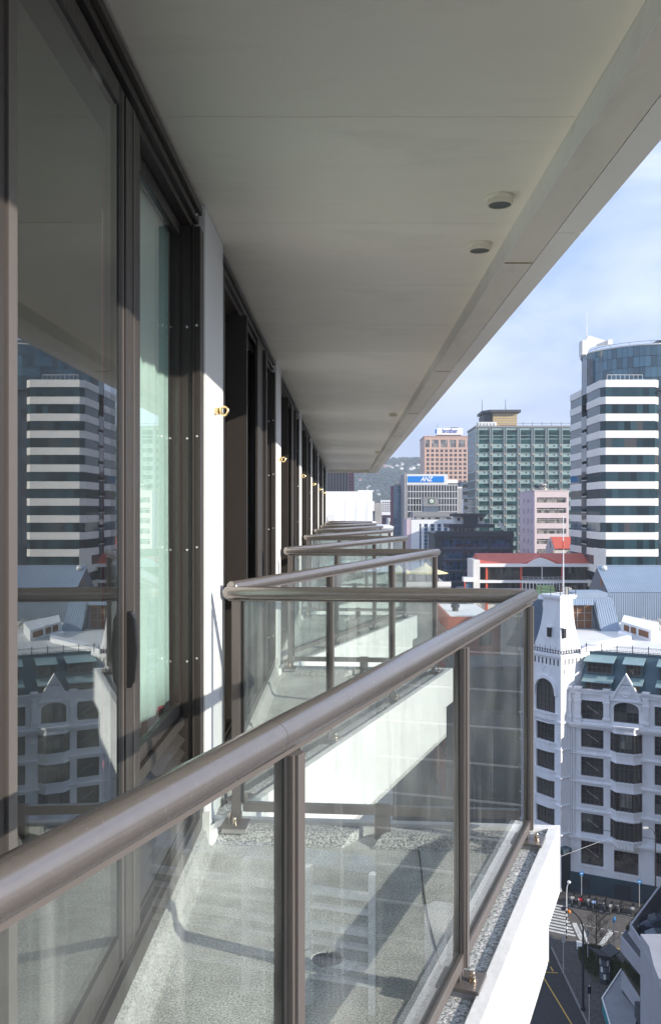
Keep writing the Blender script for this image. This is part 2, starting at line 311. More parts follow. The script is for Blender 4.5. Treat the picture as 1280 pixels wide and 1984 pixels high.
def wall_holes(mb, a0, a1, z0, z1, thick, holes, f):
    """wall sheet with real openings and reveals; f(a, depth, z) -> local point"""
    As = sorted({a0, a1, *[h[0] for h in holes], *[h[1] for h in holes]}); As = [a for a in As if a0 <= a <= a1]
    Zs = sorted({z0, z1, *[h[2] for h in holes], *[h[3] for h in holes]}); Zs = [z for z in Zs if z0 <= z <= z1]
    def hole(i, j):
        if not (0 <= i < len(As) - 1 and 0 <= j < len(Zs) - 1): return False
        a, z = (As[i] + As[i + 1]) / 2, (Zs[j] + Zs[j + 1]) / 2
        return any(h[0] < a < h[1] and h[2] < z < h[3] for h in holes)
    H = [[hole(i, j) for j in range(len(Zs) - 1)] for i in range(len(As) - 1)]
    for j in range(len(Zs) - 1):
        i = 0
        while i < len(As) - 1:
            if H[i][j]:
                l, r, b, t = As[i], As[i + 1], Zs[j], Zs[j + 1]
                if i == 0 or not H[i - 1][j]: mb.poly([f(l, 0, b), f(l, thick, b), f(l, thick, t), f(l, 0, t)])
                if i + 1 >= len(H) or not H[i + 1][j]: mb.poly([f(r, 0, b), f(r, thick, b), f(r, thick, t), f(r, 0, t)])
                if j == 0 or not H[i][j - 1]: mb.poly([f(l, 0, b), f(r, 0, b), f(r, thick, b), f(l, thick, b)])
                if j + 1 >= len(H[0]) or not H[i][j + 1]: mb.poly([f(l, 0, t), f(r, 0, t), f(r, thick, t), f(l, thick, t)])
                i += 1; continue
            k = i
            while k < len(As) - 1 and not H[k][j]: k += 1
            mb.poly([f(As[i], 0, Zs[j]), f(As[k], 0, Zs[j]), f(As[k], 0, Zs[j + 1]), f(As[i], 0, Zs[j + 1])])
            i = k
    return mb
class Fr:
    """a facade line on plan: u runs along it, local y goes into the building"""
    def __init__(s, ox, oy, ux=1, uy=0):
        n = math.hypot(ux, uy); s.ox, s.oy, s.ux, s.uy = ox, oy, ux / n, uy / n; s.rz = math.atan2(uy, ux)
    def U(s, px):
        t = (px - CX) / FP; return (t * s.oy - s.ox) / (s.ux - t * s.uy)
    def D(s, u): return s.oy + u * s.uy
    def Z(s, py, u=0): return EYE - (py - CY) / FP * s.D(u)
def front(px, D): return Fr((px - CX) / FP * D, D)
def G(px, py, z=0.0):
    D = (EYE - z) * FP / (py - CY); return ((px - CX) / FP * D, D)
def copytree(o, parent=None):
    c = o.copy(); COL.objects.link(c); c.parent = parent
    for ch in o.children: copytree(ch, c)
    return c
fF = lambda a, d, z: (a, d, z)

# ------------------------------------------------------------------ ground, streets
def sheet(name, poly, z, mat, z0=None):
    m = MB()
    if z0 is None: m.poly([(x, y, z) for x, y in poly])
    else: m.prism(poly, z0, z)
    return prop(m.obj(name, mat), kind='structure')
sheet('ground', [(-3000, -800), (3000, -800), (3000, 6000), (-3000, 6000)], -.02, 'city')
HF = Fr(*G(1097, 1724), 1.95, -1)              # main facade line of the corner hotel
hu = Vector((HF.ux, HF.uy)); hn = Vector((HF.uy, -HF.ux))          # along / out of the facade
hO = Vector((HF.ox, HF.oy))
def hp(u, out_): q = hO + hu * u + hn * out_; return (q.x, q.y)
sheet('road', [(1.5, -40), (20.6, -40), (20.6, 92), hp(-40, 10.9), hp(-40, 3.4), (20.6, 104), (1.5, 113)][:3] + [(20.6, 100.5), (1.5, 109)], 0, 'asphalt')
sheet('cross_road', [hp(-3.6, 12.6), hp(90, 12.6), hp(90, 3.3), hp(-3.6, 3.3)], .004, 'sunlit_asphalt')
sheet('footpath', [hp(-3.6, 3.3), hp(90, 3.3), hp(90, -.5), hp(-3.6, -.5)], .13, 'paving', -.01)
foot = [(20.7, -40), (20.7, 90.6), (21.6, 92.2), (23.3, 91.6), G(1190, 1850), G(1240, 1870), (30, 84), (30, -40)]
sheet('near_footpath', foot, .13, 'paving', -.01)
m = MB()
for i in range(46):
    y0 = -40 + i * 2.84; m.box(20.58, 20.72, y0, y0 + 2.82, 0, .145)
prop(m.obj('kerb', 'kerb'), kind='structure')
# planted verge round the kiosk and tree
vg = [G(1118, 1838), G(1150, 1838), G(1190, 1852), G(1206, 1868), G(1200, 1915), G(1150, 1905), G(1125, 1870)]
sheet('planting_bed', vg, .15, 'soil', .12)
m = MB(); rr = random.Random(3)
vx = [p[0] for p in vg]; vy = [p[1] for p in vg]
for i in range(2600):
    t_ = rr.random() ** .5; a_ = rr.random() * 6.28; cx_ = sum(vx) / 7; cy_ = sum(vy) / 7
    x = cx_ + math.cos(a_) * t_ * 1.9; y = cy_ + math.sin(a_) * t_ * 3.6
    h = .1 + .25 * rr.random(); w = .05 + .05 * rr.random(); an = rr.random() * 6.28
    m.poly([(x - w * math.cos(an), y - w * math.sin(an), .15), (x + w * math.cos(an), y + w * math.sin(an), .15), (x + rr.uniform(-.1, .1), y + rr.uniform(-.1, .1), .15 + h)])
prop(m.obj('grass', 'grass', fix=False), 'low scrubby green plants round the kiosk and bare tree', 'plants', kind='stuff')
# painted markings (each its own thin sheet)
def mark(pts, mat='line', z=.009): return [(x, y, z) for x, y in pts]
def strip(p, q, w, z=.009):
    p = Vector(p); q = Vector(q); d = (q - p).normalized(); n = Vector((-d.y, d.x)) * w / 2
    return [(v.x, v.y, z) for v in (p - n, q - n, q + n, p + n)]
cw = thing('zebra_crossing', 'white striped zebra crossing over the cross street by the hotel corner', 'crossing', (20.5, 97, 0))
for i in range(10):
    e = Vector(G(1090, 1757)) + (Vector(G(1114, 1814)) - Vector(G(1090, 1757))) * (i / 9)
    st = e - hu * 4.4
    mm = MB().poly([(p[0] - 20.5, p[1] - 97, p[2]) for p in strip(st, e, .36, .010)]); mm.obj('bar', 'line', cw)
def marking(name, label, strips, mat='line'):
    m = MB()
    for s_ in strips: m.poly(s_)
    return prop(m.obj(name, mat, fix=False), label, 'road marking', kind='structure')
el0, el1 = Vector(G(1098, 1753)), Vector(G(1235, 1781)); marking('edge_line', 'white edge line beside parked motorbikes', [strip(el0, el0 + (el1 - el0) * 2.4, .13, .011)])
d0, d1 = Vector(G(1110, 1789)), Vector(G(1203, 1808)); dd = (d1 - d0) / 7
marking('give_way_line', 'dashed white line at the mouth of the junction', [strip(d0 + dd * i, d0 + dd * (i + .6), .16, .012) for i in range(7)] + [strip(d1, d1 + dd * 9, .14, .012)])
marking('triangle_marking', 'white V shaped marking beside the bare tree', [strip(G(1112, 1790), G(1127, 1822), .5, .013), strip(G(1126, 1793), G(1139, 1830), .25, .013), strip(G(1184, 1806), G(1162, 1833), .55, .013), strip(G(1119, 1826), G(1120, 1843), .3, .15), strip(G(1125, 1826), G(1126, 1843), .3, .15)])
marking('yellow_kerb_line', 'short yellow line by the kerb', [strip(G(1181, 1837), G(1200, 1843), .2, .15)], 'yline')
marking('yellow_lane_line', 'long yellow bay outline on the shaded road', [strip(G(1046, 1884), G(1140, 2040), .11), strip(G(1045, 1884), G(1080, 1886), .11), strip(G(1049, 1840), G(1056, 1849), .22), strip(G(1058, 1857), G(1064, 1866), .13), strip(G(1066, 1874), G(1071, 1883), .13)], 'yline')
marking('parking_line', 'white bay lines on the shaded road below the balconies', [strip((11.5, 20 + i * 6), (13.8, 20 + i * 6), .12) for i in range(12)] + [strip((7.2, 5 + i * 9), (7.2, 8 + i * 9), .12) for i in range(11)])

# ------------------------------------------------------------------ the apartment building we stand on
PITCH = 3.83; NB = 7; XW = -.577; ZF = EYE - 1.40; ZC = EYE + 1.256
apt = thing('apartment_building', 'white apartment block at left with dark framed sliding windows under a deep soffit', 'building', (XW, 0, 0))
def ab(name, mat, x0, x1, y0, y1, z0, z1, par=None, bev=0):
    if par is None: return boxo(name, mat, apt, x0 - XW, x1 - XW, y0, y1, z0, z1, bev)
    o = boxo(name, mat, par, 0, x1 - x0, 0, y1 - y0, 0, z1 - z0, bev)
    q = par.location; o.location = ((x0 + x1) / 2 - XW - q.x, (y0 + y1) / 2 - q.y, (z0 + z1) / 2 - q.z); return o
YEND = 28.4
ab('lower_wall', 'white', -14, XW - .002, -6, YEND - .6, 0, ZF - .3)
ab('room_floor', 'room', -7, -.69, -4, YEND - .6, ZF - .29, ZF + .05); ab('room_ceiling', 'room', -7, -.60, -4, YEND - .6, ZC - .02, ZC + .3)
ab('room_back_wall', 'room', -7.2, -7.002, -4, YEND - .6, ZF, ZC)
ab('end_wall', 'white', -7, XW - .01, YEND - .62, YEND - .45, ZF - .3, ZC)
# soffit panels, each board on its own
ys = [-2.6 + 1.07 * i for i in range(30)]; ys = [y + .135 for y in ys]
for i, y in enumerate(ys):
    y1 = min(y + 1.067, YEND)
    if y < YEND - .1: ab('soffit_panel', 'soffit', XW - .05, .740, y, y1, ZC, ZC + .02)
ab('roof_slab', 'beam', XW - 6, .742, -2.6, YEND, ZC + .303, ZC + .5)
for i in range(10):
    y0 = -2.36 + i * 3.31 - .02; y1 = min(y0 + 3.304, YEND)
    if y0 < YEND: ab('edge_beam', 'beam', .743, .879, y0, y1, ZC - .095, ZC + .28)
for i in range(10):
    y0 = -2.36 + i * 3.31 - .02; y1 = min(y0 + 3.304, YEND)
    if y0 < YEND: ab('beam_lightening_strip', 'fascia', .7405, .7428, y0, y1, ZC - .094, ZC - .001)  # thin strip added, paler in colour to lighten the beam's shaded inner face
for i in range(1, 9):
    y0 = -2.38 + i * 3.31; ab('joint_sealant', 'joint', .748, .874, y0 - .008, y0 + .004, ZC - .0985, ZC - .0955)
for i in range(10):
    y0 = -2.83 + i * 3.31; y1 = min(y0 + 3.305, YEND)
    if y0 < YEND: ab('fascia_board', 'beam2', .884, .990, y0, y1, ZC - .093, ZC + .34)
ab('soffit_end_board', 'beam', XW - .05, .742, YEND, YEND + .03, ZC - .09, ZC + .3)
for (px, py, r_) in ((968, 397.7, .049), (929, 486.2, .049), (761, 806, .049), (731, 877.5, .049)):
    D = (1.256 - .035) * FP / (CY - py); x = (px - CX) / FP * D
    m = MB(); n = 24
    ring = lambda r, z: [(r * math.cos(2 * math.pi * i / n), r * math.sin(2 * math.pi * i / n), z) for i in range(n)]
    m.loft([ring(r_ + .010, 0), ring(r_ + .008, -.008), ring(r_ + .002, -.011), ring(r_ + .003, -.034), ring(r_, -.035), ring(r_ - .003, -.034), ring(r_ - .004, .0)], cap=False)
    dl = m.obj('downlight', 'soffit', apt, (x - XW, D, ZC - .0005), smooth=True)
    MB().prism([(p[0], p[1]) for p in ring(r_ - .0045, 0)], -.0315, -.029).obj('lamp_lens', P('smoked_lens', (.10, .105, .09), .3, var=.05) if 'lens' not in M else M['lens'], dl)
# screws: small domes
def screw_mesh():
    return MB().lathe((0, 0, 0), [(.0055, 0), (.0052, .0015), (.003, .003), (.0005, .0035)], 8).mesh('screw', 'screw', True)
SCREW = screw_mesh()
def bay(k):
    y = .43 + PITCH * k
    z0, z1 = ZF + .10, ZC - .02
    B = lambda name, mat, x0, x1, a, b, c, d, bev=0: ab(name, mat, x0, x1, y - .43 + a, y - .43 + b, c, d, None, bev)
    MB().loft([[(-.42, yy, -.05), (.055, yy, -.002), (.042, yy, .004), (.02, yy, .03), (.008, yy, .085), (-.012, yy, .098), (-.42, yy, .098)] for yy in (y - .06, y + 3.275)]).obj('sill_upstand', 'upstand', apt, (0, 0, ZF))
    B('window_sill', 'frame', -.72, -.585, .43, 3.70, z0, z0 + .06)
    for i, (a, b, c) in enumerate(((-.74, -.586, .0), (-.735, -.600, .035), (-.73, -.618, .065))):
        B('head_track', 'frame', a, b, .43, 3.70, z1 - c - .03, z1 - c - .002)
    for a in (-.600, -.628, -.655): B('sill_track', 'frame', a - .003, a, .50, 3.60, z0 + .06, z0 + .075)
    zt = z1 - .10; zb = z0 + .077
    # near jamb, deep door stile, mullion, far jamb
    B('jamb', 'frame', -.72, -.581, .43, .52, z0 + .062, zt)
    B('door_stile', 'frame', -.70, -.593 if k == 0 else -.575, 1.44, 1.47, zb, zt)
    if k:
        B('door_stile', 'frame', -.668, -.652, 1.475, 1.733, zb, zt); B('door_edge_trim', 'rail', -.662, -.646, 1.734, 1.782, zb, zt)
        B('door_rail', 'frame', -.664, -.646, 1.783, 2.565, zb, zb + .085); B('door_rail', 'frame', -.664, -.646, 1.783, 2.565, zt - .06, zt)
        B('glass_pane', 'winglass', -.657, -.649, 1.783, 2.565, zb + .086, zt - .061)
    else:
        B('door_stile', 'frame', -.626, -.606, 1.475, 1.612, zb, zt); B('door_edge_trim', 'post', -.620, -.601, 1.613, 1.656, zb, zt)
        B('door_rail', 'frame', -.624, -.602, 1.657, 2.405, zb, zb + .085); B('door_rail', 'frame', -.624, -.602, 1.657, 2.405, zt - .055, zt)
        B('glass_pane', 'winglass', -.616, -.608, 1.657, 2.412, zb + .086, zt - .056)
        B('gasket', 'gasket', -.622, -.605, 2.413, 2.438, zb, zt); B('door_edge_trim', 'frame', -.622, -.6045, 2.439, 2.450, zb, zt); B('door_edge_trim', 'post', -.622, -.6035, 2.451, 2.462, zb, zt)
        B('gasket', 'gasket', -.622, -.6055, 2.463, 2.470, zb, zt); B('door_stile', 'frame', -.624, -.600, 2.471, 2.548, zb, zt, .002); B('gasket', 'gasket', -.622, -.603, 2.549, 2.556, zb, zt); B('door_edge_trim', 'post', -.622, -.5985, 2.557, 2.566, zb, zt); B('door_edge_trim', 'frame', -.622, -.600, 2.567, 2.580, zb, zt)
    B('mullion', 'frame', -.690, -.603 if k == 0 else -.562, 2.585, 2.655, zb, zt, .002)
    if k: B('slid_leaf', 'frame', -.600, -.585, 2.2, 2.58, zb, zt)
    # handle
    hm = MB(); pr = [(-.105, 0), (-.105, .014), (-.085, .024), (0, .030), (.085, .024), (.105, .014), (.105, 0)]
    hm.loft([[(xx, -.013 + yy, zz) for zz, xx in pr] for yy in (0, .026)]); 
    hm.obj('door_handle', 'black', apt, ((-.602 if k == 0 else -.598) - XW, y - .43 + (2.492 if k == 0 else 2.55), EYE - .385), bev=.003)
    # fixed light with louvre below
    gz = EYE - .81
    B('window_rail', 'frame', -.682, -.655, 2.66, 3.578, gz, gz + .05); B('window_rail', 'frame', -.682, -.655, 2.66, 3.578, zt - .05, zt)
    B('window_rail', 'frame', -.700, -.640, 2.66, 3.595, gz - .045, gz - .003)
    B('glass_pane', 'winglass', -.672, -.664, 2.66, 3.578, gz + .05, zt - .051)
    B('window_stile', 'frame', -.682, -.657, 3.579, 3.597, gz + .051, zt - .051)
    B('louvre_back', 'black', -.72, -.712, 2.66, 3.60, z0 + .062, gz - .05)
    nl = 7; hgt = (gz - .05 - zb) / nl
    for i in range(nl):
        zz = zb + i * hgt; m = MB()
        m.loft([[(-.69, a, zz + hgt * .98), (-.635, a, zz + hgt * .05), (-.635, a, zz), (-.640, a, zz), (-.694, a, zz + hgt * .92)] for a in (y - .43 + 2.66, y - .43 + 3.575)])
        me = m.mesh('louvre_slat', 'frame'); link('louvre_slat', me, apt, (-XW, 0, 0))
    # far jamb in three folded strips, with two lines of screws
    B('jamb', 'frame', -.70, -.612, 3.60, 3.64, z0 + .062, z1 - .10); B('jamb', 'frame', -.6105, -.581, 3.615, 3.70, z0 + .062, z1 - .10)
    B('jamb', 'frame', -.609, -.605, 3.592, 3.614, z0 + .062, z1 - .10)
    if k < 4:
        for sx in (-.632, -.596):
            for i in range(6):
                o = link('screw', SCREW, apt, (sx - XW, y - .43 + (3.60 if sx < -.61 else 3.615), EYE - 1.05 + .445 * i + (.01 if sx > -.61 else 0)), (R(90), 0, 0))
    # pilaster and party wall
    B('pilaster', 'white', -1.0, XW, 3.712, 4.258, ZF - .02, ZC - .003)
    B('party_wall', 'room', -7, -1.002, 3.85, 4.1, ZF + .05, ZC - .03)
    B('pilaster_foot', 'white', -.70, -.555, 3.695, 3.712, ZF + .01, ZF + .16)
    # brass eye bolt on the pilaster
    if k < 6:
        zz = EYE + .437; m = MB(); yc = y - .43 + 4.0
        m.tube((-XW * 0, 0, 0), (.022, 0, 0), .017, .017, 14).tube((.022, 0, 0), (.034, 0, 0), .008, .008, 10)
        cx_ = .046; n = 18
        m.path([(cx_ - .019 * math.cos(2 * math.pi * i / n), .0, .019 * math.sin(2 * math.pi * i / n)) for i in range(n + 1)], .0055, 8)
        m.obj('brass_eye_bolt', 'brass', apt, (0, yc, zz), smooth=True, rot=(0, 0, R(-22)))
for k in range(NB): bay(k)
ab('pilaster', 'white', -1.0, XW, -.118, .428, ZF - .02, ZC - .003)
# curtains
def curtain(name, label, mat, x, y0, y1, z0, z1, amp, waves, seed, drop=0, cat='curtain', lab2=None):
    r = random.Random(seed); ph = [r.random() * 6.28 for _ in range(3)]
    def fn(u, v):
        w = amp * (math.sin(u * waves * 6.28 + ph[0]) + .45 * math.sin(u * waves * 2.7 * 6.28 + ph[1]) + .25 * math.sin(v * 3 + u * 9 + ph[2])) * (.7 + .5 * (1 - v))
        return (w, u * (y1 - y0), (z0 - drop * u - z0) * (1 - v) + v * (z1 - z0))
    o = MB().grid(fn, 90, 12).obj(name, mat, None, (x, y0, z0), smooth=True, fix=False)
    sol = o.modifiers.new('cloth', 'SOLIDIFY'); sol.thickness = .004
    return prop(o, label, cat, None)
curtain('window_curtain', 'aqua curtain hanging behind the nearest fixed window above the louvre', 'teal', -.695, 2.70, 3.53, EYE - .74, ZC - .12, .007, 3.5, 2, .0)
curtain('window_curtain', 'crimson curtain showing below and behind the nearest aqua curtain', 'red', -.722, 2.72, 3.598, ZF + .10, ZC - .12, .006, 5, 5)
curtain('window_curtain', 'gathered crimson curtain seen as a faint streak behind the nearest sliding door glass', 'darkred', -1.5, 2.62, 2.68, ZF + .06, ZC - .2, .015, 1, 6)
curtain('window_curtain', 'narrow aqua curtain seen as a faint streak behind the nearest sliding door glass', 'darkteal', -1.25, 2.12, 2.16, ZF + .06, ZC - .2, .015, 1, 9)

# balconies and their railings ------------------------------------------------
CORN = Vector((.774, 3.76)); START = Vector((-.52, 3.76 - 3.44)); RET = Vector((-.50, 3.87))
dO = (CORN - START).normalized(); nO = Vector((dO.y, -dO.x))         # outward normal of the outer rail
dR = (RET - CORN).normalized(); nR = Vector((-dR.y, dR.x)) * -1
if nR.y < 0: nR = -nR
def isect(p, d, q, e):
    den = d.x * e.y - d.y * e.x; t = ((q.x - p.x) * e.y - (q.y - p.y) * e.x) / den; return p + d * t
def edge(off_o, off_r):
    """outer polyline: wall start, corner, wall end, offset outwards from the rail lines"""
    po = START + nO * off_o; pr = CORN + nR * off_r
    c = isect(po, dO, pr, dR)
    a = isect(po, dO, Vector((XW, 0)), Vector((0, 1))); b = isect(pr, dR, Vector((XW, 0)), Vector((0, 1)))
    return a, c, b
ORD = ['first', 'second', 'third', 'fourth', 'fifth', 'sixth', 'seventh']
def make_balcony():
    t = thing('balcony', '', 'balcony', (XW, 0, ZF))
    T = lambda p: (p[0] - XW, p[1])
    a, c, b = edge(.056, .056)
    MB().prism([T(a), T(c), T(b)], -.52, -.0).obj('floor_slab', 'membrane', t)
    # kerb: profile swept round the open sides, coved to the floor
    prof = [(.0562, .010), (.056, .040), (-.0, .042), (-.035, .040), (-.055, .028), (-.075, .008), (-.10, .001)]
    def run(offs, seg):
        rings = []
        for off, z in offs:
            e = edge(off, off)
            if seg == 'outer': pts = [e[0], e[1], e[1] + (e[2] - e[1]) * .44]
            else: pts = [e[1] + (e[2] - e[1]) * .54, e[2]]
            rings.append([(*T(p), z) for p in pts])
        m = MB(); m.loft(rings, cap=False, closed=False)
        for idx in (0, -1):
            q = [r_[idx] for r_ in rings]; m.poly(q + [(q[-1][0], q[-1][1], -.01), (q[0][0], q[0][1], -.01)])
        return m
    run(prof, 'outer').obj('kerb', 'chips', t, smooth=False); run(prof, 'ret').obj('kerb', 'chips', t)
    # fascia: deep white board, thinner beam below set back
    def band(o0, o1, r0, r1, z0, z1, ext=0):
        A, Bc = edge(o0, r0), edge(o1, r1)
        m = MB()
        m.prism([T(A[0]), T(A[1]), T(Bc[1]), T(Bc[0])], z0, z1); return m
    def band2(o0, o1, r0, r1, z0, z1):
        A, Bc = edge(o0, r0), edge(o1, r1)
        m = MB(); m.prism([T(A[1]), T(A[2]), T(Bc[2]), T(Bc[1])], z0, z1); return m
    band(.057, .10, .057, .10, -.23, .056).obj('fascia_board', 'fascia', t, bev=.003)
    band2(.057, .10, .057, .10, -.23, .056).obj('fascia_board', 'fascia', t, bev=.003)
    band(.0, .065, -.02, .02, -.48, -.232).obj('edge_beam', 'fascia', t)
    # drain grille
    gx, gy = (633 - CX) / FP * 2.80, 2.80
    d = MB().lathe((0, 0, 0), [(.095, .001), (.085, .006), (.05, .007), (.048, .001), (.001, .001)], 24).obj('drain_ring', 'membrane', t, (gx - XW, gy, 0))
    m = MB()
    for i in range(7):
        x = -.036 + i * .012; h = math.sqrt(max(.044 ** 2 - x * x, 0)); m.box(x - .003, x + .003, -h, h, .002, .006)
    m.obj('drain_bars', 'gasket', t, (gx - XW, gy, 0))
    # laid seam of the membrane
    p = (G(799, 1600, ZF)); q = (G(870, 1984, ZF))
    m = MB(); m.path([((p[0] + (q[0] - p[0]) * s_) - XW + .006 * math.sin(s_ * 9), p[1] + (q[1] - p[1]) * s_, .001) for s_ in [i / 12 for i in range(13)]], [.004 - .0025 * i / 12 for i in range(13)], 5)
    m.obj('membrane_seam', 'gasket', t)
    return t
def make_railing():
    t = thing('balcony_railing', '', 'railing', (XW, 0, ZF))
    zr = 1.045                                            # handrail centre over the floor
    zk = .058
    T = lambda p, z=0: (p[0] - XW, p[1], z)
    rt = .028
    C3 = T(CORN, zr)
    # handrails as capped tubes, mitred by overlap of a ball at the corner
    def cap_tube(p, q, r, r0=True, r1=True):
        p = Vector(p); q = Vector(q); d = (q - p).normalized(); pts = []; rs = []
        if r0:
            for i in range(4): a = i / 4 * math.pi / 2; pts.append(p - d * r * .55 * math.cos(a)); rs.append(max(r * math.sin(a), .0015))
        pts.append(p); rs.append(r); pts.append(q); rs.append(r)
        if r1:
            for i in range(1, 5): a = i / 4 * math.pi / 2; pts.append(q + d * r * .95 * math.sin(a)); rs.append(max(r * math.cos(a), .0015))
        return MB().path(pts, rs, 28)
    S3 = T(START, zr)
    jp = START + dO * ((1.40 - START.y) / dO.y)
    cap_tube(S3, T(jp - dO * .0006, zr), rt, True, False).obj('handrail', 'rail', t, smooth=True)
    cap_tube(T(jp + dO * .0006, zr), C3, rt, False, True).obj('handrail', 'rail', t, smooth=True)
    cap_tube(T(CORN + dR * .015, zr - .001), T(RET, zr - .001), rt, False, True).obj('handrail', 'rail', t, smooth=True)
    def barbox(name, mat, p, q, half, z0, z1, bev=0, off=0, nn=None):
        p = Vector(p[:2]); q = Vector(q[:2]); d = (q - p).normalized(); n = Vector((-d.y, d.x))
        if nn is None: nn = n
        p = p + nn * off; q = q + nn * off
        m = MB(); m.prism([T(p - n * half)[:2], T(q - n * half)[:2], T(q + n * half)[:2], T(p + n * half)[:2]], z0, z1)
        return m.obj(name, mat, t, bev=bev)
    e = .028
    barbox('top_rail', 'post', START, CORN - dO * .02, .010, zr - .034, zr - .0245)
    barbox('top_rail', 'post', CORN + dR * .03, RET, .010, zr - .034, zr - .0245)
    # posts on the outer side
    pd = [.06]; base = lambda Y: (Y - START.y) / dO.y
    pd += [base(1.454), base(2.564), base(3.655)]
    def post(p, d, n, plate_out, idx, wide=.026, foot=True):
        # the post: two strips with a groove between, a glazing channel each side
        barbox('post', 'post', p - d * .019, p + d * .019, .013, zk + .05, zr - .035, .0015, .006, n)
        barbox('post_cap_strip', 'post', p - d * .0135, p + d * .0135, .004, zk + .05, zr - .035, .001, .0215, n)
        if foot:
            barbox('post_foot', 'post', p - d * .022, p + d * .022, .006, zk + .012, zk + .052)
            pc = p + n * plate_out
            pl = MB(); h = .055; w = .050
            pl.prism([T(pc + d * sx * h + n * sy * w)[:2] for sx, sy in ((-1, -1), (1, -1), (1, 1), (-1, 1))], zk, zk + .011)
            po = pl.obj('base_plate', 'post', t, bev=.0012)
            pk = MB(); pk.prism([T(pc + d * sx * h * .93 + n * sy * w * .9)[:2] for sx, sy in ((-1, -1), (1, -1), (1, 1), (-1, 1))], zk - .022, zk - .001); pk.obj('packer', 'concrete', t)
            b = p + n * (plate_out + .022)
            bm_ = MB(); bm_.lathe((0, 0, 0), [(.0125, 0), (.0125, .003), (.0095, .003)], 16)
            bm_.lathe((0, 0, .003), [(.0095, 0), (.0095, .010), (.0075, .012), (.0075, .017), (.0065, .022), (.004, .0255), (.0008, .027)], 6 if idx < 0 else 14)
            bm_.obj('dome_nut', 'steel', po, T(b, zk + .011), smooth=True)
            b = p - n * .022 + d * .032
            link('dome_nut', po.children[0].data, po, T(b, zk + .011))
    ptsO = [START + dO * s_ for s_ in pd]
    for i, p in enumerate(ptsO): post(p, dO, nO, .016, i)
    rl = RET - dR * .035; rm = CORN + dR * (.62); rc = CORN + dR * .03
    post(rl, dR, nR * -1, .020, 5)
    barbox('bracket', 'post', rm - dR * .034, rm + dR * .034, .006, zk - .05, zk + .10)
    # bottom rails
    zb0, zb1 = zk + .055, zk + .092
    barbox('bottom_rail', 'post', ptsO[0] + dO * .02, CORN - dO * .05, .016, zb0 , zb1, .001)
    barbox('bottom_rail', 'post', CORN + dR * .05, rl - dR * .03, .016, zb0, zb1, .001)
    # gasket channels beside each post and the panes
    for i in range(3):
        p, q = ptsO[i] + dO * .020, ptsO[i + 1] - dO * .020
        barbox('glass_pane', 'pane', p, q, .0045, zb1 + .001, zr - .035)
        barbox('gasket', 'gasket', p + dO * .0005, p + dO * .012, .009, zb1 + .001, zr - .0355); barbox('gasket', 'gasket', q - dO * .012, q - dO * .0005, .009, zb1 + .001, zr - .0355)
        barbox('gasket', 'gasket', p + dO * .013, q - dO * .013, .008, zb1 + .0005, zb1 + .007)
    p, q = rl - dR * .02, CORN + dR * .045
    barbox('glass_pane', 'pane', p, q, .0045, zb1 + .001, zr - .035)
    barbox('gasket', 'gasket', p, p - dR * .012, .009, zb1 + .001, zr - .0355)
    return t
bal = make_balcony(); rai = make_railing()
for k in range(NB):
    b = bal if k == 0 else copytree(bal); r_ = rai if k == 0 else copytree(rai)
    b.location.y = r_.location.y = PITCH * k
    where = ['nearest the camera, its grey floor seen through glass', 'just past the nearest one, its white side behind glass'][k] if k < 2 else '%s in the row counting from the camera' % ORD[k]
    prop(b, 'wedge shaped white edged balcony ' + where, 'balcony', 'row of wedge shaped balconies')
    where = ['nearest the camera, crossing the whole foreground', 'second from the camera, rising behind the nearest corner'][k] if k < 2 else '%s from the camera in the receding row' % ORD[k]
    prop(r_, 'brown metal and glass railing ' + where, 'railing', 'row of balcony railings')
bb = [o for o in bal.children if o.name.split('.')[0] in ('floor_slab', 'kerb', 'fascia_board')]
own = thing('balcony', 'balcony the camera stands on, just behind the nearest railing', 'balcony', (XW, -PITCH, ZF), 0, 'row of wedge shaped balconies')
for o in bb:
    c = o.copy(); COL.objects.link(c); c.parent = own

# ================================================================== the corner hotel
H = thing('corner_hotel', 'white Gothic corner building with turret and green mansard above the street junction', 'building', (HF.ox, HF.oy, 0), HF.rz)
U = HF.U
UE = U(1470)
def win(par, name, x0, x1, z0, z1, yd, nx, nz, glass='hglass', bar=.035, frame='wframe', arch=False, yo=0):
    """window: a frame with glazing bars, and its pane as a sub-part"""
    w, h = x1 - x0, z1 - z0; cx, cz = (x0 + x1) / 2, (z0 + z1) / 2
    key = (name, round(w, 2), round(h, 2), nx, nz, frame, bar)
    if key not in _bc:
        m = MB(); b = bar
        m.box(-w / 2, w / 2, -.03, .03, -h / 2, -h / 2 + b * 1.6).box(-w / 2, w / 2, -.03, .03, h / 2 - b * 1.6, h / 2)
        m.box(-w / 2, -w / 2 + b * 1.4, -.03, .03, -h / 2 + b * 1.6, h / 2 - b * 1.6).box(w / 2 - b * 1.4, w / 2, -.03, .03, -h / 2 + b * 1.6, h / 2 - b * 1.6)
        for i in range(1, nx): x = -w / 2 + w * i / nx; m.box(x - b / 2, x + b / 2, -.02, .02, -h / 2 + b * 1.6, h / 2 - b * 1.6)
        for i in range(1, nz): z = -h / 2 + h * i / nz; m.box(-w / 2 + b * 1.4, w / 2 - b * 1.4, -.017, .017, z - b / 2, z + b / 2)
        _bc[key] = m.mesh(name, frame, fix=False)
    o = link(name, _bc[key], par, (cx, yd, cz))
    k2 = ('pane', round(w, 2), round(h, 2), glass)
    if k2 not in _bc: _bc[k2] = MB().box(-w / 2 + .02, w / 2 - .02, .035, .05, -h / 2 + .02, h / 2 - .02).mesh('pane', glass, fix=False)
    link('pane', _bc[k2], o)
    return o
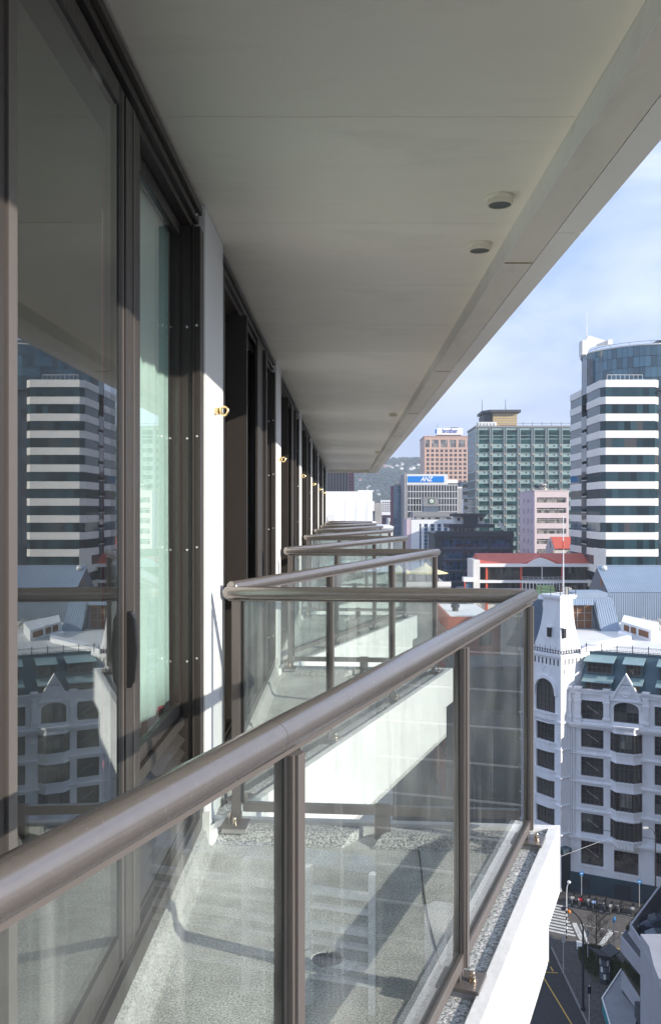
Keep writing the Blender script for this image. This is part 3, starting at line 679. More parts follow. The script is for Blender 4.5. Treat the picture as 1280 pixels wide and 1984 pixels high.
rowz = [(3.3, 6.0), (6.95, 9.2), (10.2, 12.4), (13.45, 15.65), (16.75, 18.95), (20.0, 22.15)]
c1 = (U(1125), U(1168.5)); step = U(1290) - U(1146)          # plain bays alternate with oriel bays
plain = [(c1[0] + step * i, c1[1] + step * i) for i in range(4) if c1[1] + step * i < UE]
oc = U(1212.5); ow = (U(1243) - U(1182)) / 2
oriel = [oc + step * i for i in range(4) if oc + step * i + ow < UE]
holes = [(a, b, z0, z1) for a, b in plain for z0, z1 in rowz]
for c in oriel:
    holes += [(c - ow * .78, c + ow * .78, 3.0, 5.5)] + [(c - ow, c + ow, 6.9, 19.1), (c - ow * .8, c + ow * .8, 20.0, 22.3)]
m = wall_holes(MB(), -.3, UE, 2.25, 22.9, .35, holes, fF)
wall = m.obj('wall', 'hotel', H, fix=False)
boxo('inner_wall', 'black', H, -.2, UE, .42, .6, 2.3, 22.8); boxo('party_end', 'hotel', H, -.3, .4, .61, 2.99, 0, 26.9)
boxo('core', 'hotel', H, -.3, UE, 3.0, 16, 0, 26.9)
boxo('plinth', 'plinth', H, -.35, UE, -.14, .605, 0, 2.24)
boxo('garage_door', 'navy', H, U(1190), U(1222), -.17, -.143, .05, 1.75); boxo('plinth_vent', 'navy', H, U(1128), U(1144), -.17, -.143, .6, 1.8)
for a, b in plain:
    for z0, z1 in rowz:
        win(H, 'window', a, b, z0, z1, .24, 5, 4)
        boxo('window_sill', 'hotel_trim', H, a - .15, b + .15, -.14, .05, z0 - .16, z0 - .001)
        boxo('window_head', 'hotel_trim', H, a - .1, b + .1, -.06, -.001, z1 + .02, z1 + .12)
        # stair flights behind the glass read as slanting pale bands
        o = boxo('stair_flight', 'node', H, a + .2, b - .2, .29, .33, -.06, .06); o.location.z = (z0 + z1) / 2; o.rotation_euler = (0, R(32), 0); o.scale = (.72, .12, .9)
        o.location.y = .272
    for z0, z1 in rowz[1:]:
        n = 4
        for i in range(n):
            x0 = a + (b - a) * i / n; boxo('sunk_panel', 'hotel_trim', H, x0 + .06, x0 + (b - a) / n - .06, -.035, -.001, z0 - .82, z0 - .30)
# string courses and cornices
for z, p, h in ((19.35, .55, .22), (19.12, .38, .22), (18.98 - .06, .2, .18), (15.95, .22, .16), (12.72, .22, .16), (9.5, .22, .16), (6.35, .45, .2), (6.16, .28, .18)):
    boxo('string_course', 'hotel_trim', H, -.32, UE, -p, -.002, z, z + h)
boxo('parapet', 'hotel', H, -.3, UE, -.16, .40, 22.902, 23.25); boxo('parapet_coping', 'hotel_trim', H, -.32, UE, -.26, .46, 23.252, 23.42)
for x in [U(1101), U(1120)] + [c + s_ * (ow + .42) for c in oriel for s_ in (-1, 1)]:
    boxo('pier', 'hotel', H, x - .33, x + .33, -.30, -.003, 19.6, 22.9); boxo('pier_cap', 'hotel_trim', H, x - .42, x + .42, -.42, .5, 23.42, 23.66)
    boxo('pier_base', 'hotel_trim', H, x - .42, x + .42, -.40, -.003, 20.1, 20.35)
    boxo('pier_collar', 'hotel_trim', H, x - .40, x + .40, -.38, -.003, 22.0, 22.2)
for px in (1103, 1107, 1112):
    for z0, z1 in ((6.6, 9.45), (9.7, 12.7), (12.9, 15.9), (16.15, 18.85)):
        MB().tube((U(px), -.13, z0), (U(px), -.13, z1), .10, .10, 8).obj('wall_shaft', 'hotel_trim', H, smooth=True)
def oriel_bay(c):
    w0, w1, p = ow, ow * .56, .85
    plan = lambda e=0: [(c - w0 - e, 0), (c - w1 - e * .6, -p - e), (c + w1 + e * .6, -p - e), (c + w0 + e, 0)]
    for i, (z0, z1) in enumerate(rowz[1:5]):
        zlo = (rowz[i][1] + .75) if i else 5.95
        m = MB().prism(plan(), z0 - (1.15 if i else .55), z0); m.obj('oriel_spandrel', 'hotel', H)
        MB().prism(plan(.12), z0 - .12, z0 + .02).obj('oriel_sill', 'hotel_trim', H)
        MB().prism(plan(.10), z1 - .05, z1 + .10).obj('oriel_head', 'hotel_trim', H)
        pl = plan(-.03)
        MB().prism([(x, y + .10) for x, y in plan(-.08)], z0 + .021, z1 - .051).obj('oriel_glass', 'hglass', H)
        fm = MB()
        for (a, b, n) in ((pl[0], pl[1], 2), (pl[1], pl[2], 4), (pl[2], pl[3], 2)):
            for j in range(n + 1):
                x = a[0] + (b[0] - a[0]) * j / n; y = a[1] + (b[1] - a[1]) * j / n; r_ = .055 if j in (0, n) else .03
                fm.box(x - r_, x + r_, y - .02, y + .07, z0 + .021, z1 - .051)
        for zz in (z0 + (z1 - z0) * .70,):
            q = [(x, y + .04) for x, y in plan(-.045)]; fm.prism(q, zz - .03, zz + .03)
        fm.obj('oriel_frame', 'wframe', H)
        for j in range(5):
            x = c - w1 + 2 * w1 * (j + .5) / 5; boxo('sunk_panel', 'hotel_trim', H, x - w1 / 5 * .8, x + w1 / 5 * .8, -p - .03, -p - .001, z0 - .9, z0 - .30)
        if i % 2: boxo('blind', 'pglass', H, c - .55, c + .75, -p + .135, -p + .148, z0 + .5, z1 - .08).location.y = -p + .115
    MB().prism(plan(), rowz[4][1] + .101, 19.55).obj('oriel_top', 'hotel', H)
    MB().prism(plan(.22), 19.551, 19.75).obj('oriel_cornice', 'hotel_trim', H)
    MB().prism([(c - w0 * .8, 0), (c - w1, -.45), (c + w1, -.45), (c + w0 * .8, 0)], 5.75, 6.34, plan(.05)).obj('oriel_corbel', 'hotel_trim', H)
    # ground row window, arched top window and the gable over it
    win(H, 'window', c - ow * .78, c + ow * .78, 3.0, 5.5, .24, 5, 4)
    boxo('window_sill', 'hotel_trim', H, c - ow * .84, c + ow * .84, -.12, .04, 2.85, 2.999)
    for j in range(4):
        x = c - ow * .78 + ow * 1.56 * (j + .5) / 4; boxo('sunk_panel', 'hotel_trim', H, x - .28, x + .28, -.03, -.001, 2.3, 2.8)
    a, b = c - ow * .8, c + ow * .8
    win(H, 'arched_window', a, b, 20.0, 22.3, .24, 4, 3)
    n = 12; arc = lambda r_, zc, h: [(c + r_ * math.cos(math.pi * i / n), zc + h * (math.sin(math.pi * i / n) ** .8)) for i in range(n + 1)]
    m = MB(); inner = arc((b - a) / 2, 21.55, .74); outer = [(b + .001, 22.31), (a - .001, 22.31)]
    half = n // 2
    for side in (0, 1):
        pts = inner[:half + 1] if side == 0 else inner[half:]
        cor = (b, 22.3) if side == 0 else (a, 22.3)
        q = pts + ([(c, 22.3), cor] if side == 0 else [cor, (c, 22.3)])
        if side == 1: q = pts + [cor, (c, 22.3)]
        m.loft([[(x, 0, z) for x, z in q], [(x, .2, z) for x, z in q]])
    m.obj('arch_spandrel', 'hotel', H)
    o_ = arc((b - a) / 2 + .28, 21.55, 1.05); i_ = arc((b - a) / 2 + .02, 21.55, .76)
    m = MB()
    for i in range(n): m.loft([[(o_[i][0], y, o_[i][1]), (o_[i + 1][0], y, o_[i + 1][1]), (i_[i + 1][0], y, i_[i + 1][1]), (i_[i][0], y, i_[i][1])] for y in (-.16, -.002)])
    m.obj('arch_moulding', 'hotel_trim', H)
    gw = ow * .95; gz0, gz1 = 22.55, 25.35
    m = MB(); tri = [(c - gw, gz0), (c + gw, gz0), (c, gz1)]
    m.loft([[(x, y, z) for x, z in tri] for y in (-.20, .12)]); m.obj('gable', 'hotel', H)
    for s_ in (-1, 1):
        m = MB(); q = [(c + s_ * (gw + .16), gz0), (c + s_ * (gw - .12), gz0), (c - s_ * .02, gz1 - .12), (c, gz1 + .26)]
        m.loft([[(x, y, z) for x, z in q] for y in (-.34, .18)]); m.obj('gable_coping', 'hotel_trim', H)
    boxo('gable_base', 'hotel_trim', H, c - gw - .2, c + gw + .2, -.30, -.003, 22.42, 22.58)
    ring = lambda r_, y: [(c + r_ * math.cos(2 * math.pi * i / 20), y, gz0 + 1.0 + r_ * math.sin(2 * math.pi * i / 20)) for i in range(20)]
    MB().loft([ring(.62, -.2), ring(.62, -.27), ring(.50, -.27), ring(.46, -.21)], cap=False).obj('roundel', 'hotel_trim', H, smooth=True)
for c in oriel: oriel_bay(c)
# mansard, dormers, ironwork
mx0 = U(1122)
sl = lambda z: .62 + (z - 23.2) / (27.3 - 23.2) * 2.1
m = MB().loft([[(x, .605, 22.95), (x, sl(23.2), 23.2), (x, sl(27.3), 27.3), (x, 4.2, 27.3), (x, 4.2, 22.95)] for x in (mx0, UE)]); m.obj('mansard_roof', 'mansard', H)
boxo('mansard_ridge', 'mansard', H, mx0, UE, sl(27.3) - .08, sl(27.3) + .3, 27.301, 27.40)
dcent = [((U(1132) + U(1180)) / 2, (U(1180) - U(1132)) / 2)] + [((U(1208) + U(1238)) / 2, (U(1238) - U(1208)) / 2)]
for i in range(2):
    for j, (c, w) in enumerate(dcent):
        c = c + step * i
        if c + w > UE: continue
        for (z0, z1, n) in ((25.15, 26.45, 5 if j == 0 else 4), (23.2, 24.3, 4)):
            yf = sl(z0) - .25
            m = MB().box(c - w - .18, c + w + .18, yf + .06, sl(z1) + .5, z0 - .15, z1 + .08); m.obj('dormer', 'mansard', H)
            win(H, 'dormer_window', c - w, c + w, z0, z1, yf, n, 2, bar=.07)
            m = MB(); e = .32
            m.loft([[(x, yf - .62, z1 - .02), (x, yf - .62, z1 + .06), (x, sl(z1 + .5) + .1, z1 + .62), (x, sl(z1 + .5) + .1, z1 + .50)] for x in (c - w - e, c + w + e)])
            aw = m.obj('dormer_awning', 'awning', H)
ym = sl(27.3) + .05
m = MB(); x = mx0 + .2
cp = []
while x < UE - .2:
    boxo('iron_post', 'iron', H, x - .04, x + .04, ym - .04, ym + .04, 27.40, 28.35)
    x += 1.75
for z in (27.62, 28.02, 28.14): boxo('iron_rail', 'iron', H, mx0, UE, ym - .02, ym + .02, z, z + .035)
m = MB(); x = mx0 + .15; i = 0
while x < UE - .4:
    zc = 27.5; r_ = .17
    m.path([(x + r_ * math.cos(t_), ym, 27.62 + .13 + r_ * .8 * math.sin(t_)) for t_ in [j * math.pi / 4 for j in range(9)]], .014, 4)
    m.path([(x + .2 + .12 * math.cos(t_), ym, 27.50 + .1 * math.sin(t_)) for t_ in [j * math.pi / 4 for j in range(7)]], .012, 4)
    x += .44
m.obj('iron_scrollwork', 'iron', H, fix=False)
# flat roof with its low walls, plant room, glass pyramids
boxo('roof', 'offwhite', H, -4, UE, 3.0, 33, 26.901, 27.3)
def localH(px, py, z):
    g = Vector(G(px, py, z)) - hO; return (g.dot(hu), -g.dot(hn))
q0 = localH(1197, 1208, 27.3); q1 = localH(1222, 1229, 27.3)
q = [localH(1100, 1262, 27.3), localH(1222, 1236, 27.3), localH(1222, 1228, 27.3), localH(1198, 1221, 27.3), localH(1198, 1226, 27.3), localH(1180, 1232, 27.3), localH(1120, 1252, 27.3)]
MB().prism([localH(1125, 1259, 27.8), localH(1221, 1237, 27.8), localH(1224, 1229, 27.8), localH(1199, 1222, 27.8), localH(1197, 1226, 27.8), localH(1216, 1231, 27.8), localH(1140, 1249, 27.8)], 27.301, 27.85).obj('roof_kerb_wall', 'hotel_trim', H)
pr = [localH(1261, 1243, 27.3), localH(1203, 1224, 27.3), localH(1208, 1210, 27.3), localH(1275, 1226, 27.3)]
pl = MB().prism(pr, 27.301, 28.7).obj('plant_room', 'hotel', H)
for a, b in ((.10, .28), (.34, .52), (.60, .92)):
    p_, q_ = Vector(pr[1]), Vector(pr[0]); d_ = q_ - p_; n_ = Vector((d_.y, -d_.x)).normalized()
    A, B_ = p_ + d_ * a, p_ + d_ * b
    if n_.y > 0: n_ = -n_
    MB().prism([tuple(A + n_ * .03), tuple(B_ + n_ * .03), tuple(B_ - n_ * .02), tuple(A - n_ * .02)], 27.6, 28.4).obj('louvre_window', 'louvre', H)
for (px, py) in ((1224, 1208), (1245, 1202), (1257, 1206), (1268, 1208), (1276, 1204)):
    x, y = localH(px, py + 4, 27.9); s_ = .85
    MB().prism([(x - s_, y - s_), (x + s_, y - s_), (x + s_, y + s_), (x - s_, y + s_)], 27.6, 28.7, [(x - .02, y - .02), (x + .02, y - .02), (x + .02, y + .02), (x - .02, y + .02)]).obj('skylight', 'vent', H)
boxo('skylight_base', 'offwhite', H, *[v for v in (localH(1210, 1216, 27.3)[0], UE)], localH(1240, 1212, 27.3)[1], localH(1240, 1212, 27.3)[1] + 4, 27.302, 27.6)

# turret: square tower set diagonally on the corner, flared spire, platform and flagpole
TC = Vector(((1086 - CX) / FP * 103.6, 103.6))
TF = Fr(TC.x, TC.y, .848, .53)                       # right face; left face runs back at right angles (local +y)
Tw = thing('corner_turret', 'white corner turret with flared spire and iron fringe rising at the left of the hotel', 'turret', (TC.x, TC.y, 0), TF.rz)
W1, W2 = 4.1, 6.6                                    # right side, left side lengths
fL = lambda a, d, z: (d, a, z)                       # left face: a runs along local y
lz = [(3.0, 6.0), (7.3, 9.4), (10.5, 12.6), (13.7, 15.9), (17.0, 19.2)]
lw = (1.0, 4.0)
hl = [(lw[0], lw[1], a, b) for a, b in lz[1:]] + [(1.2, 3.4, 3.4, 6.2), (.9, 4.1, 20.4, 24.3)]
wall_holes(MB(), 0, W2, 0, 27.0, .3, hl, fL).obj('left_wall', 'hotel', Tw, fix=False)
sl_h = [(.55 + .62 * i, .80 + .62 * i, 26.1, 26.75) for i in range(5)] + [(.4, .62, 25.0, 25.6)]
wall_holes(MB(), .001, W1, 0, 27.0, .3, sl_h, fF).obj('right_wall', 'hotel', Tw, fix=False)
boxo('tower_core', 'hotel', Tw, .45, W1, .45, W2, 0, 27); boxo('tower_void', 'black', Tw, .36, W1 - .4, .36, .44, 24.8, 26.9)
def lwin(a0, a1, z0, z1, n, bars=3, proud=0):
    m = MB(); m.box(.22 - proud, .26 - proud, a0, a1, z0, z0 + .06).box(.22 - proud, .26 - proud, a0, a1, z1 - .06, z1)
    for i in range(n + 1): y = a0 + (a1 - a0) * i / n; m.box(.215 - proud, .255 - proud, y - .03, y + .03, z0, z1)
    for i in range(1, bars): z = z0 + (z1 - z0) * i / bars; m.box(.222 - proud, .25 - proud, a0, a1, z - .02, z + .02)
    o = m.obj('window', 'wframe', Tw, fix=False)
    MB().box(.28 - proud, .31 - proud, a0, a1, z0, z1).obj('pane', 'hglass', o, fix=False)
for a, b in lz[1:]:
    lwin(lw[0], lw[1], a, b, 5, 3)
    # shallow bowed apron below
    MB().prism([(0, lw[0] - .3), (-.42, lw[0] + .5), (-.42, lw[1] - .5), (0, lw[1] + .3)], a - .95, a - .04).obj('apron', 'hotel', Tw)
    MB().prism([(0, lw[0] - .4), (-.52, lw[0] + .45), (-.52, lw[1] - .45), (0, lw[1] + .4)], a - .04, a + .08).obj('window_sill', 'hotel_trim', Tw)
    MB().prism([(0, lw[0] - .3), (-.40, lw[0] + .5), (-.40, lw[1] - .5), (0, lw[1] + .3)], b + .02, b + .18).obj('window_head', 'hotel_trim', Tw)
lwin(1.2, 3.4, 3.4, 6.2, 4)
lwin(.9, 4.1, 20.4, 24.3, 5, 5)
n = 10; ai = [(2.5 + 1.6 * math.cos(math.pi * i / n), 22.5 + 1.8 * math.sin(math.pi * i / n) ** .75 ) for i in range(n + 1)]
m = MB()
for sgn, pts, cor in ((1, ai[:n // 2 + 1], (4.1, 24.3)), (-1, ai[n // 2:], (.9, 24.3))):
    q = pts + ([(2.5, 24.3), cor] if sgn > 0 else [cor, (2.5, 24.3)])
    m.loft([[(d, a, z) for a, z in q] for d in (0, .2)])
m.obj('arch_spandrel', 'hotel', Tw)
ao = [(2.5 + 1.95 * math.cos(math.pi * i / n), 22.5 + 2.25 * math.sin(math.pi * i / n) ** .75) for i in range(n + 1)]
m = MB()
for i in range(n): m.loft([[(d, *ao[i]), (d, *ao[i + 1]), (d, *ai[i + 1]), (d, *ai[i])] for d in (-.18, -.002)])
m.obj('arch_moulding', 'hotel_trim', Tw)
MB().prism([(0, .5), (-.45, 1.2), (-.45, 3.8), (0, 4.6)], 19.7, 20.35).obj('balcony_apron', 'hotel', Tw)
MB().prism([(0, .4), (-.55, 1.1), (-.55, 3.9), (0, 4.7)], 20.35, 20.48).obj('window_sill', 'hotel_trim', Tw)
rg = lambda r_, d: [(d, 2.3 + r_ * math.cos(2 * math.pi * i / 18), 25.2 + r_ * math.sin(2 * math.pi * i / 18)) for i in range(18)]
MB().loft([rg(.66, 0), rg(.66, -.06), rg(.55, -.06), rg(.52, -.0)], cap=False).obj('roundel', 'hotel_trim', Tw)
for i in range(9): boxo('corbel_slot', 'black', Tw, -.006, .0, .35 + .62 * i, .55 + .62 * i, 26.0, 26.7)
for z, p, h in ((27.0, .28, .35), (26.85, .14, .14), (19.45, .16, .18), (16.3, .12, .14), (13.1, .12, .14), (9.9, .12, .14), (6.6, .22, .2)):
    boxo('string_course', 'hotel_trim', Tw, -p, W1 + p, -p, W2 + p, z + .003, z + h)
# entrance at the foot: green hood and dark door
boxo('door_hood', 'plinth', Tw, -.5, .8, -.9, 3.2, 4.75, 5.3); boxo('entrance_door', 'navy', Tw, -.02, -.003, .4, 3.2, 0, 4.6)
boxo('entrance_return', 'navy', Tw, .1, 1.6, -.02, -.003, 0, 4.6)
# spire
def rect(x0, x1, y0, y1, z): return [(x0, y0, z), (x1, y0, z), (x1, y1, z), (x0, y1, z)]
rs = []
for i in range(11):
    t_ = i / 10; f_ = (1 - t_) ** 2.1
    a, b = 2.05 + 1.35 * f_, 2.7 + 2.0 * f_
    x0, y0 = .42 - .22 * f_ * 1, .50 - .3 * f_
    rs.append(rect(x0, x0 + a, y0, y0 + b, 27.36 + 6.3 * t_))
MB().loft(rs).obj('spire', 'hotel', Tw)
boxo('spire_cap', 'hotel_trim', Tw, .22, 2.70, .30, 3.42, 33.66, 33.82); boxo('spire_cap', 'hotel_trim', Tw, .12, 2.80, .20, 3.52, 33.823, 34.1)
wd = boxo('spire_window', 'black', Tw, .62, 1.02, .12, .40, 29.2, 30.3); boxo('spire_window_head', 'hotel_trim', Tw, .5, 1.14, .04, .34, 30.31, 30.42)
boxo('spire_window', 'black', Tw, .02, .36, 1.8, 2.25, 29.2, 30.3); boxo('spire_window_head', 'hotel_trim', Tw, -.10, .30, 1.62, 2.42, 30.31, 30.42)
boxo('spire_shoulder', 'hotel', Tw, 2.4, 3.3, 1.0, 3.4, 27.36, 30.6)
MB().prism([(1.0, 4.2), (3.6, 4.2), (3.6, 8.6), (-.6, 8.6)], 27.36, 33.2, [(1.6, 4.6), (2.8, 4.6), (2.8, 6.2), (1.2, 6.2)]).obj('side_roof', 'slate', Tw)
m = MB()
def scroll(m, p, d, n):
    for i in range(n):
        c = p + d * (i + .5) * .42
        m.path([c + d * .19 * math.cos(t_) + Vector((0, 0, .28 + .2 * math.sin(t_))) for t_ in [j * math.pi / 4 for j in range(8)]], .034, 4)
        m.tube(c + d * .2, c + d * .2 + Vector((0, 0, .6 + .3 * (i % 2))), .035, .02, 4)
scroll(m, Vector((-.2, -.2, 27.36)), Vector((1, 0, 0)), 10); scroll(m, Vector((-.2, -.2, 27.36)), Vector((0, 1, 0)), 15)
m.obj('iron_fringe', 'iron', Tw, fix=False)
for (a, b) in ((.2, .3), (2.7, .3), (.2, 3.4), (2.7, 3.4), (1.45, .3), (.2, 1.8)): boxo('iron_post', 'iron', Tw, a - .03, a + .03, b - .03, b + .03, 34.1, 35.15)
for z in (34.35, 34.7, 35.1):
    for q in ((.2, 2.7, .29, .31), (.2, 2.7, 3.39, 3.41), (.19, .21, .32, 3.38), (2.69, 2.71, .32, 3.38)): boxo('iron_rail', 'iron', Tw, q[0], q[1], q[2], q[3], z, z + .03)
boxo('vent_box', 'vent', Tw, 1.9, 2.3, 1.0, 1.5, 34.1, 34.9)
fp = thing('flagpole', 'tall white flagpole standing on the turret platform', 'flagpole', (TC.x + .55, TC.y + 1.1, 34.1))
MB().tube((0, 0, 0), (0, 0, 9.0), .085, .045, 8).obj('pole', 'signwhite', fp, smooth=True); MB().lathe((0, 0, 9.0), [(.01, 0), (.09, .06), (.09, .12), (.01, .18)], 8).obj('finial', 'signwhite', fp)
MB().lathe((0, 0, 5.3), [(.087, 0), (.089, .5), (.086, 1.0)], 8).obj('red_band', 'redcol', fp)

# ================================================================== glass tower with cream bands
D0 = 190; tf = front(1173, D0)
Tt = thing('banded_tower', 'tall blue glass tower with cream horizontal bands and a curved glass top', 'tower', (tf.ox, D0, 0))
zt = lambda py: EYE - (py - CY) / FP * D0
XR = tf.U(1268)
plan = lambda e: [(-e * .4, -e), (-.92 - e, .92 - e * .4), (-.92 - e, 11.1), (-.92 + 1.3, 11.1), (-.92 + 1.3, 15.6), (-.92 - e, 15.6), (-.92 - e, 26), (XR + .9 + e, 26), (XR + .9 + e, .92), (XR + e * .4, -e)]
pitchz = 32.86 / FP * D0
MB().prism(plan(0), 0, zt(749)).obj('glass_core', 'tglass', Tt)
k = 0
z1 = zt(735.5)
while z1 > 5:
    MB().prism(plan(.16), z1 - 14.3 / FP * D0, z1).obj('spandrel_band', 'tband', Tt)
    z1 -= pitchz; k += 1
MB().prism([(0, -.2), (-.98, .80), (-1.15, .80), (-1.15, 5), (-.9, 5), (0, .2)], zt(1112), zt(1063)).obj('corner_pier', 'tband', Tt); 
# slot pieces between main body and rear wing
for i in range(12):
    z = zt(800) - i * pitchz; boxo('slot_window', 'dglass', Tt, -1.05, -.93, 11.3, 15.4, z - 2.3, z + .4); boxo('slot_rail', 'offwhite', Tt, -1.12, -1.06, 11.2, 15.5, z + .42, z + .55)
# curved glass top, pane by pane
ccx, ccy, cr_ = 69.6 - tf.ox, 16.3, 15.4
def cyl_pane(i, n, z0, z1):
    a0 = math.pi * (1.0 + i / n); a1 = math.pi * (1.0 + (i + .95) / n)
    m = MB(); q = [(ccx + r_ * math.cos(a), ccy + r_ * math.sin(a)) for a, r_ in ((a0, cr_), (a1, cr_), (a1, cr_ - .15), (a0, cr_ - .15))]
    return m.prism(q, z0, z1)
cz0, cz1 = zt(749), zt(664); NP = 40
for j in range(4):
    h = (cz1 - cz0) / 4
    for i in range(NP): cyl_pane(i, NP, cz0 + j * h, cz0 + (j + 1) * h - .10).obj('curved_pane', 'cglass', Tt, fix=False)
cir = lambda r_: [(ccx + r_ * math.cos(2 * math.pi * i / 60), ccy + r_ * math.sin(2 * math.pi * i / 60)) for i in range(60)]
MB().prism(cir(cr_ - .2), cz0 - .5, cz1 - .1).obj('drum_core', 'bluedark', Tt); MB().prism(cir(cr_ + .12), cz1 - .08, cz1 + .2).obj('roof_rim', 'offwhite', Tt)
m = MB(); m.path([(ccx + (cr_ - 1) * math.cos(a), ccy + (cr_ - 1) * math.sin(a), cz1 + .95) for a in [math.pi * (1 + i / 30) for i in range(31)]], .05, 4)
for i in range(0, 31, 3): a = math.pi * (1 + i / 30); m.tube((ccx + (cr_ - 1) * math.cos(a), ccy + (cr_ - 1) * math.sin(a), cz1 + .1), (ccx + (cr_ - 1) * math.cos(a), ccy + (cr_ - 1) * math.sin(a), cz1 + .95), .04, .04, 4)
m.obj('roof_rail', 'iron', Tt, fix=False)
# terrace rail over the top band
rl0 = thing('terrace_rail', '', '') if False else None
for i in range(9):
    x = .3 + i * .93; boxo('terrace_post', 'offwhite', Tt, x, x + .06, .1, .16, zt(735.4), zt(735.4) + 1.0)
boxo('terrace_rail', 'offwhite', Tt, .3, 7.8, .08, .18, zt(735.4) + 1.0, zt(735.4) + 1.08)
# pale fin and dark shaft at the left edge
fx0 = (1126 - CX) / FP * 205 - tf.ox; fx1 = (1137.5 - CX) / FP * 201 - tf.ox
boxo('dark_shaft', 'dglass', Tt, -1.0, .4, 11.12, 15.58, zt(749) , zt(678)); 
zf = lambda py, D=200: EYE - (py - CY) / FP * D
m = MB(); q = [(1134, 690), (1134, 657), (1138, 651), (1142, 650.5), (1176, 662), (1176, 668), (1150, 672), (1140, 676)]
x_ = lambda px, D=200: (px - CX) / FP * D - tf.ox
m.loft([[(x_(px), y, zf(py)) for px, py in q] for y in (9.6, 10.3)]); m.obj('roof_fin', 'offwhite', Tt)
boxo('fin_base', 'tband', Tt, x_(1125.5), x_(1133.8), 9.0, 12, zf(688), zf(660)); boxo('fin_lug', 'tband', Tt, x_(1174), x_(1182), 8.5, 10.2, zf(669), zf(660))
MB().tube((x_(1136), 10, zf(655)), (x_(1136), 10, zf(602)), .10, .05, 5).obj('mast', 'offwhite', Tt)
# dark glass wing on the right
wg = boxo('side_wing', 'dglass', Tt, XR + 1.3, XR + 30, 2.5, 24, 0, zt(655))
for i in range(20):
    z = 4 + i * pitchz; boxo('wing_line', 'darkroof', Tt, XR + 1.3, XR + 30, 2.42, 2.49, z, z + .12)
for i in range(19): x = XR + 1.3 + i * 1.55; boxo('wing_mullion', 'darkroof', Tt, x, x + .10, 2.40, 2.48, 0, zt(655))

# ================================================================== green glass office block
D1 = 370; gf = front(922.5, D1); gz = lambda py: EYE - (py - CY) / FP * D1; gu = lambda px: (px - 922.5) / FP * D1
Go = thing('green_office', 'broad green glass office block with pale panel grid and tan rooftop pavilion', 'building', (gf.ox, D1, 0))
GW = gu(1140)
boxo('body', 'gpanel', Go, .02, GW, .3, 26, 0, gz(828)); boxo('side_wall', 'tglass', Go, -.06, .019, .6, 26, 0, gz(831))
boxo('roof_edge', 'greycap', Go, -.3, GW, -.1, 26.2, gz(828) + .01, gz(824.5))
colx = [923.5 + 27.05 * i for i in range(9)]
for i in range(1, 12): boxo('side_mullion', 'gframe', Go, -.12, -.065, .6 + i * 2.2, .8 + i * 2.2, 0, gz(832))
for i in range(20): boxo('side_floor_line', 'gpanel', Go, -.13, -.062, .6, 26, gz(845) - i * 3.62, gz(845) - i * 3.62 + .5)
for i, cxp in enumerate(colx[:8]):
    x0, x1 = gu(cxp + 4.6), gu(cxp + 25.0)
    for (a, b, nm) in ((833, 842.5, 'upper_window'), (844, 849.2, 'upper_window'), (851, 859.5, 'upper_window')): boxo(nm, 'gglass', Go, x0, x1, .16, .28, gz(b), gz(a))
    for j in range(15):
        t0 = 868.3 + 17.15 * j
        boxo('window', 'gglass', Go, x0, x1, .16, .28, gz(t0 + 8.4), gz(t0))
        boxo('panel_badge', 'darkroof', Go, (x0 + x1) / 2 - .28, (x0 + x1) / 2 + .28, .22, .29, gz(t0 - 3.2), gz(t0 - 6))
        boxo('window_transom', 'gframe', Go, x0 - .1, x1 + .1, .02, .15, gz(t0 + 9.3), gz(t0 + 8.7))
for i, cxp in enumerate(colx):
    x = gu(cxp)
    for dx in (-.55, .45): boxo('mullion', 'gframe', Go, x + dx, x + dx + .22, -.08, .29, 0, gz(829))
    for j in range(16): t0 = 862.5 + 17.15 * j; boxo('node_block', 'node', Go, x - .32, x + .44, -.2, .1, gz(t0 + 2.0), gz(t0 - 2.2))
pv = lambda px: (px - CX) / FP * 385 - gf.ox; pz = lambda py: EYE - (py - CY) / FP * 385
boxo('pavilion', 'tan', Go, pv(955), pv(1001), 15, 30, pz(830), pz(800))
boxo('pavilion_side', 'darkroof', Go, pv(938), pv(954.8), 17, 31, pz(826), pz(802)); 
for i in range(4): boxo('pavilion_band', 'node', Go, pv(954), pv(1002), 14.9, 14.99, pz(806 + 5 * i), pz(804.6 + 5 * i))
MB().prism([(pv(935), 18), (pv(948), 13), (pv(1007), 13), (pv(1007), 32), (pv(935), 32)], pz(799.5), pz(794.5)).obj('pavilion_roof', 'darkroof', Go)
boxo('plant_screen', 'offwhite', Go, gu(929), gu(965), 4, 9, gz(828), gz(815.5))
for i in range(5): boxo('screen_slot', 'gframe', Go, gu(932 + 6.6 * i), gu(934.5 + 6.6 * i), 3.9, 3.98, gz(827), gz(818))
boxo('plant_box', 'maroon', Go, gu(972), gu(1004), 5, 9, gz(828), gz(821))
for px in (937, 983): MB().tube((pv(px), 20, pz(795)), (pv(px), 20, pz(771)), .16, .1, 5).obj('antenna', 'iron', Go)
m = MB(); m.tube((gu(1004), .3, gz(820)), (GW, .3, gz(820)), .08, .08, 4)
for i in range(6): x = gu(1013 + 18.5 * i); m.tube((x, .3, gz(826)), (x, .3, gz(817.5)), .1, .1, 4)
m.tube((0, .3, gz(824)), (0, 25, gz(824)), .1, .1, 4).obj('roof_rail', 'iron', Go, fix=False)
rr = random.Random(5); m = MB()
for i in range(14): x = pv(936) + rr.random() * 2.6; m.lathe((x, 17 + rr.random(), pz(803) + rr.random() * .9), [(.05, 0), (.28, .15), (.2, .4), (.02, .5)], 5)
m.obj('aerial_cluster', 'iron', Go, fix=False)

